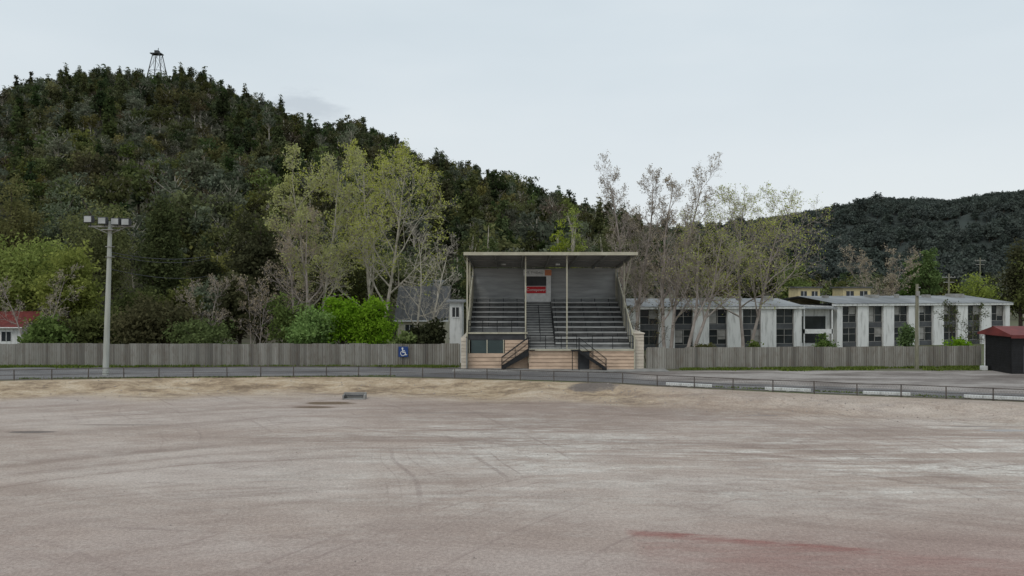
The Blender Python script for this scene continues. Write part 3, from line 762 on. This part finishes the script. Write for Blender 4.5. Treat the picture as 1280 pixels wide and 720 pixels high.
for i in range(k):
    x0=XL-0.15+(XR-XL+0.3)*i/k; x1=XL-0.15+(XR-XL+0.3)*(i+1)/k; dz=0.02*(i%2); dz2=0.02*((i+1)%2)
    w.face([(x0,-0.5,roofz(-0.5)+0.16+dz),(x1,-0.5,roofz(-0.5)+0.16+dz2),(x1,10.4,roofz(10.4)+0.16+dz2),(x0,10.4,roofz(10.4)+0.16+dz)])
w.obj('roof_sheeting',[M_greyroof],G)
w=MB()
for x in np.linspace(XL+0.1,XR-0.1,7): w.prism([(-0.4,roofz(-0.4)-0.12),(-0.4,roofz(-0.4)+0.14),(10.2,roofz(10.2)+0.14),(10.2,roofz(10.2)-0.1)],x-0.045,x+0.045)
for y in np.linspace(0.3,9.6,8): w.box(XL,XR,y,y+0.07,roofz(y)+0.02,roofz(y)+0.13)
w.obj('rafters',[mat('rafter_paint',(0.28,0.28,0.27),(0.2,0.2,0.19),1,0.8)],G)
w=MB(); w.box(XL-0.2,XR+0.2,-0.58,-0.48,roofz(-0.5)-0.05,roofz(-0.5)+0.21)
for x in (XL-0.2,XR+0.14): w.prism([(-0.477,roofz(-0.5)-0.02),(-0.477,roofz(-0.5)+0.2),(10.4,roofz(10.4)+0.2),(10.4,roofz(10.4)-0.02)],x,x+0.06)
w.obj('fascia',[M_cream],G)
w=MB()
for x,y,z in ((1.15,0.95,1.7),(4.6,0.3,1.7),(XL+0.02,0.75,0),(XL+0.02,4.6,2.0),(XR-0.14,4.6,3.0),(XL+0.02,9.6,2),(XR-0.14,9.6,2)):
    w.box(x-0.055,x+0.055,y-0.055,y+0.055,z,roofz(y)+0.02)
w.chain([(XR-0.14,0.6,roofz(0.6)),(XR-0.14,4.6,6.2)],0.05,4); w.chain([(XL+0.02,0.6,roofz(0.6)),(XL+0.02,4.6,6.2)],0.05,4)
w.obj('posts',[M_cream],G)
# commentary box
w=MB()
x0,x1,yb=1.2,3.75,9.3; zb,zt=Z0+RISE*N,8.62
w.box(x0,x0+0.12,yb,9.9,zb,zt); w.box(x1-0.45,x1,yb,9.9,zb,zt); w.box(x0+0.12,x1-0.45,yb,9.9,zt-0.7,zt)
w.box(x0+0.12,x1-0.45,yb+0.02,yb+0.08,zb,6.95); w.box(x0+0.12,x1-0.45,yb-0.04,yb+0.02,6.93,7.0)
w.obj('commentary_box',[M_whitec],G,bevel=0.01)
w=MB(); w.box(x0+0.12,x1-0.45,yb+0.2,yb+0.24,7.0,zt-0.7); w.obj('box_window',[M_darkgrey],G)
w=MB(); w.box(x0+0.2,x1-0.5,yb-0.09,yb-0.045,6.3,6.95); w.obj('red_sign_board',[M_red],G)
w=MB(); w.box(x0-0.1,x0+1.95,yb-0.06,yb-0.02,8.0,8.55); w.obj('white_sign_board',[M_whitec],G)
w=MB(); w.box(x0+1.953,x1+0.05,yb-0.06,yb-0.02,8.0,8.55); w.obj('orange_sign_board',[M_orange],G)
def text(s,parent,loc,size,mt,name):
    c=bpy.data.curves.new(name,'FONT'); c.body=s; c.size=size; c.align_x='CENTER'; c.align_y='CENTER'; c.extrude=0.004
    c.materials.append(mt); o=bpy.data.objects.new(name,c); scene.collection.objects.link(o)
    o.parent=parent; o.location=loc; o.rotation_euler=(math.pi/2,0,0); return o
text('Comepower',G,(x0+1.12,yb-0.1,6.62),0.36,M_whitec,'red_sign_lettering')
text('MT. TYNDALL',G,(x0+0.92,yb-0.068,8.27),0.27,M_darkgrey,'white_sign_lettering')
w=MB()
def rail(pts,h=1.0,step=1.2,mid=(0.5,),r=0.025):
    P_=[Vector(p) for p in pts]
    for a,b_ in zip(P_[:-1],P_[1:]):
        for hh in (h,)+tuple(h*q for q in mid): w.chain([tuple(a+Vector((0,0,hh))),tuple(b_+Vector((0,0,hh)))],r,5)
        n=max(1,int(round((b_-a).length/step)))
        for i in range(n+1):
            p=a.lerp(b_,i/n); w.tube((p.x,p.y,p.z),(p.x,p.y,p.z+h),r,n=5)
rail([(-3.7,0.93,3.05),(1.2,0.93,3.05)],1.0,1.2,(0.5,),0.03)
rail([(1.5,0.04,1.72),(5.4,0.04,1.72)],1.15,1.2,(0.33,0.66),0.03)
rail([(6.7,0.04,1.72),(10.1,0.04,1.72)],1.1,1.6,(0.5,),0.028)
rail([(1.25,1.0,1.72),(1.25,1.8,1.72),(1.25,5.0,3.5),(1.25,9.0,5.4)],0.95,1.4)
rail([(3.68,1.9,1.9),(3.68,6.0,3.9)],0.95,1.4,(0.5,))
rail([(2.45,2.4,2.1),(2.45,7.0,4.3)],0.9,1.5,())
def stair(xt,xb,y0,y1,zt,thick=0.32,hr=0.03,risers=False):
    n=8
    for i in range(n):
        t=(i+0.5)/n; x=xt+(xb-xt)*t; z=zt*(1-(i+1)/(n+0.5))
        w.box(x-0.15,x+0.15,y0,y1,z,z+0.05)
        if risers: w.box(x-0.015,x+0.015,y0,y1,max(0,z-0.2),z-0.003)
    for y in (y0,y1):
        o=len(w.v)
        w.v+= [(xt,y-.03,zt-thick),(xb,y-.03,-.02),(xb,y-.03,.26),(xt,y-.03,zt+.04),(xt,y+.03,zt-thick),(xb,y+.03,-.02),(xb,y+.03,.26),(xt,y+.03,zt+.04)]
        for f in ((0,1,2,3),(7,6,5,4),(0,4,5,1),(3,2,6,7),(1,5,6,2),(0,3,7,4)): w.f.append(tuple(o+q for q in f)); w.m.append(0)
        w.chain([(xt,y,zt+1.0),(xb,y,1.0),(xb,y,0)],hr,5); w.tube((xt,y,zt),(xt,y,zt+1.0),hr,n=5)
        w.chain([(xt,y,zt+.5),(xb,y,0.5)],0.02,4)
        xm=(xt+xb)/2; w.tube((xm,y,zt/2),(xm,y,zt/2+1),0.025,n=5)
stair(1.38,-0.85,-0.15,0.64,1.68,0.5,0.035,True); stair(5.55,7.75,-0.98,-0.15,1.68,0.26,0.025)
w.box(4.9,5.57,-0.99,-0.135,1.6,1.68)
w.box(1.3,1.9,-0.25,-0.135,1.6,1.68)
for x in (4.95,5.5): w.box(x-.03,x+.03,-0.95,-0.89,0,1.6)
w.obj('stairs_and_railings',[M_black],G)
w=MB()
for x in (-0.75,4.1): w.chain([(x,4.5,roofz(4.5)-0.12),(x,4.5,roofz(4.5)-0.2),(x,4.5,roofz(4.5)-0.32)],[0.1,0.22,0.2],12,0,True)
w.obj('ceiling_lamps',[M_lens],G)
mb=MB(); mb.box(-4.9,12.8,58.4,60.6,0.008,0.05); mb.obj('concrete_apron',[M_concrete],bevel=0.02)

# accessible sign on fence
A=empty('accessible_parking_sign',(T(504,62.6),62.66,1.25))
w=MB(); w.box(-0.42,0.42,-0.02,0.02,-0.45,0.45); w.obj('sign_plate',[M_blue],A,bevel=0.01)
w=MB(); y=-0.03
def disc(cx,cz,r,n=20): w.face([(cx+r*math.cos(2*math.pi*i/n),y,cz+r*math.sin(2*math.pi*i/n)) for i in range(n)])
def stroke(pts,t):
    for (a,b_) in zip(pts[:-1],pts[1:]):
        d_=Vector((b_[0]-a[0],b_[1]-a[1])).normalized()*t/2; n_=Vector((-d_.y,d_.x)); ax,az=a[0]-d_.x,a[1]-d_.y; bx_,bz_=b_[0]+d_.x,b_[1]+d_.y
        w.face([(ax+n_.x,y,az+n_.y),(bx_+n_.x,y,bz_+n_.y),(bx_-n_.x,y,bz_-n_.y),(ax-n_.x,y,az-n_.y)])
disc(-0.07,0.30,0.08)
y=-0.034; stroke([(-0.06,0.19),(-0.03,-0.04)],0.09)
y=-0.037; stroke([(-0.03,-0.04),(0.15,-0.04)],0.08)
y=-0.040; stroke([(0.15,-0.04),(0.22,-0.27)],0.08)
y=-0.043; stroke([(-0.04,0.09),(0.12,0.09)],0.06)
y=-0.046; stroke([(0.22,-0.27),(0.30,-0.25)],0.06)
arc=[(-0.03+0.2*math.cos(math.radians(q)),-0.13+0.2*math.sin(math.radians(q))) for q in range(130,345,14)]
for i in range(len(arc)-1):
    y=-0.049-0.0015*(i%2); stroke(arc[i:i+2],0.055)
w.obj('wheelchair_symbol',[M_whitec],A)

# ------------------------------------------------------------------ floodlight pole
Lp=empty('floodlight_pole',(T(132,56.2),56.2,0))
w=MB(); w.chain([(0,0,-0.1),(0.12,0,4),(0.25,0,8),(0.36,0,12.0)],[0.23,0.2,0.17,0.14],14,0,True); w.obj('pole',[M_polesteel],Lp)
w=MB(); w.box(-1.3,2.2,-0.06,0.06,11.55,11.67); w.box(-0.05,0.85,-0.5,0.5,11.3,11.36)
w.tube((0.35,-0.05,11.0),(-0.9,-0.05,11.55),0.03); w.tube((0.35,-0.05,11.0),(1.6,-0.05,11.55),0.03)
for z in (10,9.2): w.box(0.1,0.6,-0.22,0.22,z,z+0.05)
w.obj('crossarm',[M_galv],Lp)
hw=MB(); ln=MB()
for x,dz in ((-1.15,0.12),(-0.05,0.0),(0.95,-0.06),(1.75,-0.1)):
    for (b0,X0,X1,Y0_,Y1_,Z0_,Z1_) in ((hw,x-.33,x+.33,-.42,-.1,11.74,12.3),(ln,x-.27,x+.27,-.45,-.423,11.8,12.24)):
        b0.box(X0,X1,Y0_,Y1_,Z0_+dz,Z1_+dz)
    hw.prism([(-0.1,11.8+dz),(0.2,11.92+dz),(0.2,12.12+dz),(-0.1,12.26+dz)],x-.2,x+.2); hw.box(x-.03,x+.03,-.1,0,11.6,11.85)
hw.obj('lamp_housings',[M_darkgrey],Lp,bevel=0.03)
ln.obj('lamp_lenses',[glass('floodlight_glass',(0.5,0.51,0.5),0.15)],Lp)

def catenary(mb,a,b_,sag,r=0.02,n=14):
    pts=[]
    for i in range(n+1):
        t=i/n; p=Vector(a).lerp(Vector(b_),t); pts.append((p.x,p.y,p.z-sag*4*t*(1-t)))
    mb.chain(pts,r,4)
w=MB(); bxp=T(132,56.2)
catenary(w,(bxp+0.3,56.2,9.6),(T(262,84),84,10.6),0.5,0.03); catenary(w,(bxp+0.3,56.2,9.4),(T(262,84),84,10.3),0.6,0.03); catenary(w,(bxp+0.25,56.2,8.3),(T(262,84),84,8.2),0.5,0.03)
w.obj('overhead_wires',[M_black])

def power_pole(px,d,ytop,arm=True,r=0.15):
    g=gz(d); e=empty('timber_power_pole',(T(px,d),d,g)); h=bz(ytop,d)-g; w=MB()
    w.chain([(0,0,-.2),(0,0,h/2),(0.03,0,h)],[r,r*.85,r*.7],10,0,True)
    w.obj('pole',[M_polewood],e)
    w=MB()
    if arm:
        w.box(-1.1,1.1,-.06,.06,h-0.7,h-0.58); w.box(-.9,.9,-.06,.06,h-1.5,h-1.38)
        for x in (-1,-.4,.4,1): w.tube((x,0,h-.58),(x,0,h-.38),.05)
    else:
        w.box(-.12,.12,-.25,-.1,h-1.0,h-.6); w.tube((0,-.1,h-.3),(0.25,-.1,h-.3),.04)
    w.obj('crossarm',[M_galv],e)
power_pole(1146,60.5,355,False,0.17); power_pole(1186,120,342,True,0.2); power_pole(1225,150,322,True,0.15)

# ------------------------------------------------------------------ long white building
M_spandrel=mat('spandrel_grey',(0.10,0.105,0.11),(0.06,0.062,0.066),1,0.7)
M_longroof=mat('long_roof_iron',(0.30,0.31,0.31),(0.13,0.135,0.14),0.35,0.6,0.1,stretch=(0.6,0.3,1))
def long_building(name,a,b_,bays,zt,depth,seed,pf=0.46,units=((0.15,.7,.7),(0.42,.7,.7),(0.7,.7,.7),(0.9,.7,.7))):
    rnd=random.Random(seed)
    a=Vector(a);b_=Vector(b_); ln=(b_-a).length; ang=math.atan2((b_-a).y,(b_-a).x)
    e=empty(name,(a.x,a.y,0),(0,0,ang))
    W=MB();Gs=MB();Fr=MB();Sp=MB();Cu=MB();Rf=MB();Un=MB()
    pw=ln/bays; B=LOW-0.3
    W.box(0,ln,0.5,depth,B,zt-0.35)
    for i in range(bays+1):
        x=i*pw; pwid=pw*pf
        W.box(max(0,x-pwid/2),min(ln,x+pwid/2),-0.05,0.497,B,zt-0.33)
    for i in range(bays):
        x0=i*pw+pw*pf/2+0.003; x1=(i+1)*pw-pw*pf/2-0.003
        Gs.box(x0,x1,0.36,0.42,-0.9,zt-0.4)
        Sp.box(x0,x1,0.28,0.34,B,-0.7); Sp.box(x0,x1,0.28,0.34,1.3,2.0)
        xm=(x0+x1)/2
        for x in (x0,xm,x1-0.06):
            Fr.box(x,x+0.06,0.27,0.35,2.003,zt-0.4); Fr.box(x,x+0.06,0.27,0.35,-0.697,1.297)
        for z in (2.003,3.0,-0.697,0.4,1.24): Fr.box(x0,x1,0.265,0.355,z,z+0.05)
        for (zl,zh) in ((2.1,zt-0.5),(-0.6,1.2)):
            if rnd.random()<0.5:
                xa=x0+0.07 if rnd.random()<0.5 else xm+0.07
                hh_=rnd.uniform(.4,1.0)*(zh-zl)
                Cu.box(xa,xa+(x1-x0)/2-0.16,0.352,0.359,zh-hh_,zh)
    W.box(-0.3,ln+0.3,-0.35,0.6,zt-0.32,zt-0.02)
    k=int(ln/0.6)
    for i in range(k):
        xa=-0.4+(ln+0.8)*i/k; xb=-0.4+(ln+0.8)*(i+1)/k; d1=.03*(i%2); d2=.03*((i+1)%2)
        Rf.face([(xa,-0.45,zt+d1),(xb,-0.45,zt+d2),(xb,depth/2,zt+0.95+d2),(xa,depth/2,zt+0.95+d1)])
        Rf.face([(xa,depth/2,zt+0.95+d1),(xb,depth/2,zt+0.95+d2),(xb,depth,zt+0.1+d2),(xa,depth,zt+0.1+d1)])
    for (t,uw,uh) in units:
        Un.box(ln*t,ln*t+uw,depth*.35,depth*.35+uw,zt+.3,zt+.65+uh)
    W.obj('white_walls',[M_white],e); Gs.obj('window_glass',[M_glass],e); Fr.obj('window_frames',[M_galv],e)
    Sp.obj('spandrels',[M_spandrel],e); Rf.obj('iron_roof',[M_longroof],e); Un.obj('rooftop_units',[M_galv],e)
    if Cu.v: Cu.obj('blinds',[M_galv],e)
    return e
long_building('long_white_flat_roofed_building',(T(790,94),94),(T(1002,97),97),5,4.35,15,3,units=((.12,.8,.5),(.3,.5,.5),(.55,1.6,.55),(.72,.6,.6),(.9,1.0,.7)))
long_building('long_white_flat_roofed_building',(T(1046,99),99),(T(1262,106),106),7,4.65,16,8,0.42,units=((.08,.7,.4),(.35,1.4,.5),(.5,.5,.6),(.68,.9,.5),(.86,1.8,.6)))
e=empty('link_building',(T(1002,97)+0.4,99.5,0))
w=MB(); w.box(0,4.6,0.3,9,-1.6,3.9); w.obj('walls',[M_white],e)
w=MB(); w.box(-0.3,4.9,-1.6,9.2,3.93,4.12); w.obj('roof',[M_greyroof],e)
w=MB(); w.box(0.6,4.0,0.2,0.297,-0.8,2.9); w.obj('glazing',[M_glass],e)
w=MB(); w.box(0.3,4.3,-1.5,-1.3,0.6,1.2);w.box(0.3,0.45,-1.5,-1.3,-1.4,3.9);w.box(4.1,4.25,-1.5,-1.3,-1.4,3.9); w.obj('porch',[M_whitec],e)
def block(name,px0,px1,d,ytop,zb,dep,mt,nwin=2,roof=M_darkroof,wz=None):
    x0,x1=T(px0,d),T(px1,d); zt=bz(ytop,d); e=empty(name,(x0,d,0)); W=x1-x0
    w=MB(); w.box(0,W,0,dep,zb,zt); w.obj('walls',[mt],e)
    w=MB(); w.box(-.3,W+.3,-.35,dep+.3,zt+.003,zt+.22); w.obj('flat_roof',[roof],e)
    w=MB(); f=MB(); ww=W/(nwin*1.8)
    for i in range(nwin):
        c=W*(i+.5)/nwin; za=zt-1.45 if wz is None else wz
        w.box(c-ww/2,c+ww/2,-.03,-.005,za,za+0.95); f.box(c-ww/2-.06,c+ww/2+.06,-.06,-.031,za-.08,za-.003); f.box(c-.03,c+.03,-.06,-.031,za,za+.95)
    w.obj('windows',[M_glass],e); f.obj('sills',[M_whitec],e); return e
block('yellow_rooftop_plant_room',998,1025,112,360,LOW,4,M_yellow)
block('yellow_rooftop_plant_room',1054,1088,118,360,LOW,4,M_yellow)
block('cream_flat_roofed_house',811,846,128,353,LOW,6,M_cream,3)
block('red_trimmed_house',757,781,86,352,LOW,6,M_white,2,M_redroof)
block('white_garden_shed',562,577,72,378,LOW,3,M_white,1,M_greyroof)
def gable(name,x0,x1,y0,y1,ze,zr,wall,roof,nw=3):
    e=empty(name,(x0,y0,0)); W=x1-x0; D=y1-y0
    w=MB(); w.box(0,W,0,D,LOW-.2,ze)
    w.prism([(0,ze+.003),(D/2,zr-.05),(D,ze+.003)],0,W); w.obj('walls',[wall],e)
    r=MB(); k=max(4,int(W/0.35))
    for i in range(k):
        xa=-.4+(W+.8)*i/k; xb=-.4+(W+.8)*(i+1)/k; d1=.035*(i%2); d2=.035*((i+1)%2)
        r.face([(xa,-.5,ze-.1+d1),(xb,-.5,ze-.1+d2),(xb,D/2,zr+.06+d2),(xa,D/2,zr+.06+d1)])
        r.face([(xa,D/2,zr+.06+d1),(xb,D/2,zr+.06+d2),(xb,D+.5,ze-.1+d2),(xa,D+.5,ze-.1+d1)])
    r.obj('iron_roof',[roof],e)
    g=MB(); f=MB()
    for i in range(nw):
        c=W*(i+.5)/nw; g.box(c-.55,c+.55,-.03,-.004,ze-1.7,ze-.6)
        for q in (c-.62,c-.03,c+.56): f.box(q,q+.06,-.06,-.031,ze-1.7,ze-.6)
    g.obj('windows',[M_glass],e); f.obj('window_frames',[M_whitec],e)
    f=MB(); f.chain([(-.4,-.52,ze-.12),(W+.4,-.52,ze-.12)],0.07,6); f.obj('gutter',[M_whitec],e)
    return e
gable('red_roofed_house',-75,-57.2,84,91,2.3,3.9,M_white,M_redroof,5)
gable('grey_roofed_house',T(497,92),T(557,92),92,99,2.7,7.0,M_cream,M_darkroof,2)
gable('white_gabled_house',T(515,118),T(552,118),118,124,5.5,8.1,M_white,M_greyroof,2)
# dark shed with red roof at right
e=empty('dark_clubroom_shed',(T(1264,57.0),57.0,0))
w=MB(); w.box(0,12,0,3.2,0,3.0)
for i in range(14): w.box(0.02,11.9,-.02,-.003,0.1+i*.2,0.1+i*.2+.17); w.box(-.02,-.003,0.05,3.15,0.1+i*.2,0.1+i*.2+.17)
w.obj('dark_walls',[M_black],e)
w=MB(); w.prism([(-.5,2.95),(-.5,3.1),(1.6,3.7),(3.6,3.1),(3.6,2.95)],-.35,12.4); w.box(-.37,12.4,-.6,-.503,2.85,3.12); w.obj('red_roof',[M_redroof],e)
w=MB(); w.box(0.9,1.9,-.05,-.025,0.1,2.2); w.box(3,6,-.05,-.025,0.1,2.5); w.obj('doors',[M_darkgrey],e)
w=MB(); w.tube((-0.12,3.0,0),(-0.12,3.0,2.9),.045); w.box(-.6,-.2,2.5,2.9,0,.35); w.obj('downpipe',[M_whitec],e)

# ------------------------------------------------------------------ lookout tower on the hill
D_=interp(DL,197)-8; zb=hillL(197,D_)-0.5; ztp=bz(61,D_)
e=empty('steel_lookout_tower',(T(197,D_),D_,zb)); h=ztp-zb; w=MB()
bw,tw_=6.0,2.2
def leg(sx,sy,t): k=bw+(tw_-bw)*t; return (sx*k,sy*k,h*0.86*t)
for sx in (-1,1):
    for sy in (-1,1): w.tube(leg(sx,sy,0),leg(sx,sy,1),0.28,n=5)
for t0_,t1_ in ((0.0,.5),(.5,1)):
    for A_,B_ in (((-1,-1),(1,-1)),((-1,1),(1,1)),((-1,-1),(-1,1)),((1,-1),(1,1))):
        w.tube(leg(*A_,t0_),leg(*B_,t1_),.1,n=4); w.tube(leg(*B_,t0_),leg(*A_,t1_),.1,n=4); w.tube(leg(*A_,t1_),leg(*B_,t1_),.16,n=4)
w.box(-4.2,3.2,-2.4,2.4,h*.86,h*.88); w.box(-1.6,1.0,-1.4,1.4,h*.88,h*.95); w.tube((0.5,0,h*.95),(0.5,0,h*1.02),.2)
w.obj('lattice_frame',[M_darkgrey],e)

# drain outlet
d=gdist(498); e=empty('concrete_drain_pit',(T(444,d),d,OVZ))
w=MB(); w.box(-.75,.75,0,.12,0,.40); w.box(-.75,-.65,-.5,-.003,0,.3); w.box(.65,.75,-.5,-.003,0,.3); w.box(-.65,.65,-.5,-.003,0.0,.05); w.obj('pit_walls',[M_concrete],e,bevel=.015)
w=MB()
for i in range(9): w.box(-.6+i*.14,-.56+i*.14,-.45,-.01,.2,.24)
w.obj('grate',[M_darkgrey],e)
# loose stones along the foot of the bank and across the oval
rnd=random.Random(77); mb=MB()
for i in range(1500):
    k=rnd.randrange(NF); p=bf[k]
    if p.y<30: continue
    if rnd.random()<0.6: dist=rnd.uniform(0.6,6)
    else: dist=rnd.uniform(6,34)
    L_=(p-C).length; q=C+(p-C)*(1-dist/L_); s=rnd.uniform(0.03,0.09)*(1 if dist<8 else .6)
    z=ovz(q,dist); o=len(mb.v); a0=rnd.uniform(0,6)
    for j in range(5):
        a=a0+j*1.2566; mb.v.append((q.x+s*math.cos(a)*rnd.uniform(.7,1.2),q.y+s*math.sin(a)*rnd.uniform(.7,1.2),z-.02))
    mb.v.append((q.x,q.y,z+s*rnd.uniform(.5,.9)))
    for j in range(5): mb.f.append((o+j,o+(j+1)%5,o+5)); mb.m.append(0)
mb.obj('loose_stones',[mat('stone_grey',(0.34,0.30,0.27),(0.20,0.17,0.15),1.5,0.95)])

# ------------------------------------------------------------------ sky, sun, camera
EL=math.radians(48); AZ=math.radians(215)
wd=bpy.data.worlds.new('World'); scene.world=wd; wd.use_nodes=True; nt=wd.node_tree; nt.nodes.clear()
out=nt.nodes.new('ShaderNodeOutputWorld')
sk=nt.nodes.new('ShaderNodeTexSky'); sk.sky_type='NISHITA'; sk.sun_disc=False; sk.sun_elevation=EL; sk.sun_rotation=AZ
bg=nt.nodes.new('ShaderNodeBackground'); nt.links.new(sk.outputs[0],bg.inputs[0]); bg.inputs[1].default_value=0.1
tc=nt.nodes.new('ShaderNodeTexCoord'); mp=nt.nodes.new('ShaderNodeMapping'); mp.inputs['Scale'].default_value=(1,1,3.2)
nt.links.new(tc.outputs['Generated'],mp.inputs[0])
n1=noise_node(nt,mp.outputs[0],2.0,4,0.5)
cl=ramp(nt,n1,[(0.25,(0.62,0.70,0.75)),(0.5,(0.68,0.755,0.80)),(0.75,(0.75,0.81,0.84))])
sp=nt.nodes.new('ShaderNodeSeparateXYZ'); nt.links.new(tc.outputs['Generated'],sp.inputs[0])
cl=mixc(nt,mathn(nt,'SUBTRACT',1.0,sstep(nt,sp.outputs[2],0.0,0.38)),cl,(0.77,0.805,0.815))
vd=nt.nodes.new('ShaderNodeVectorMath'); vd.operation='DISTANCE'
mp2=nt.nodes.new('ShaderNodeMapping'); mp2.inputs['Scale'].default_value=(1,1,2.2); nt.links.new(tc.outputs['Generated'],mp2.inputs[0])
dv=Vector((-0.285,1,0.252)).normalized(); nt.links.new(mp2.outputs[0],vd.inputs[0]); vd.inputs[1].default_value=(dv.x,dv.y,dv.z*2.2)
nz=noise_node(nt,mp.outputs[0],14,6,0.65)
dd=mathn(nt,'ADD',vd.outputs['Value'],mathn(nt,'MULTIPLY',mathn(nt,'SUBTRACT',nz,0.5),0.14))
msk=mathn(nt,'SUBTRACT',1.0,sstep(nt,dd,0.01,0.055))
cl=mixc(nt,mathn(nt,'MULTIPLY',msk,0.5),cl,(0.45,0.50,0.55))
bg2=nt.nodes.new('ShaderNodeBackground'); nt.links.new(cl,bg2.inputs[0]); bg2.inputs[1].default_value=1.05
mx=nt.nodes.new('ShaderNodeMixShader'); mx.inputs[0].default_value=0.9
nt.links.new(bg.outputs[0],mx.inputs[1]); nt.links.new(bg2.outputs[0],mx.inputs[2]); nt.links.new(mx.outputs[0],out.inputs[0])
sl=bpy.data.lights.new('sun','SUN'); sl.energy=0.75; sl.angle=math.radians(20); sl.color=(1,0.96,0.9)
so=bpy.data.objects.new('sun',sl); scene.collection.objects.link(so)
sd=Vector((math.sin(AZ)*math.cos(EL),math.cos(AZ)*math.cos(EL),math.sin(EL)))
so.rotation_euler=sd.to_track_quat('Z','Y').to_euler()
cam=bpy.data.cameras.new('camera'); co=bpy.data.objects.new('camera',cam); scene.collection.objects.link(co)
co.location=(0,0,CAMH); co.rotation_euler=(math.pi/2,0,0); cam.sensor_width=36; cam.lens=36*F/1280; cam.clip_end=8000; cam.clip_start=0.1
scene.camera=co
scene.view_settings.view_transform='Standard'; scene.view_settings.look='None'; scene.view_settings.exposure=0
print('objects',len(bpy.data.objects))
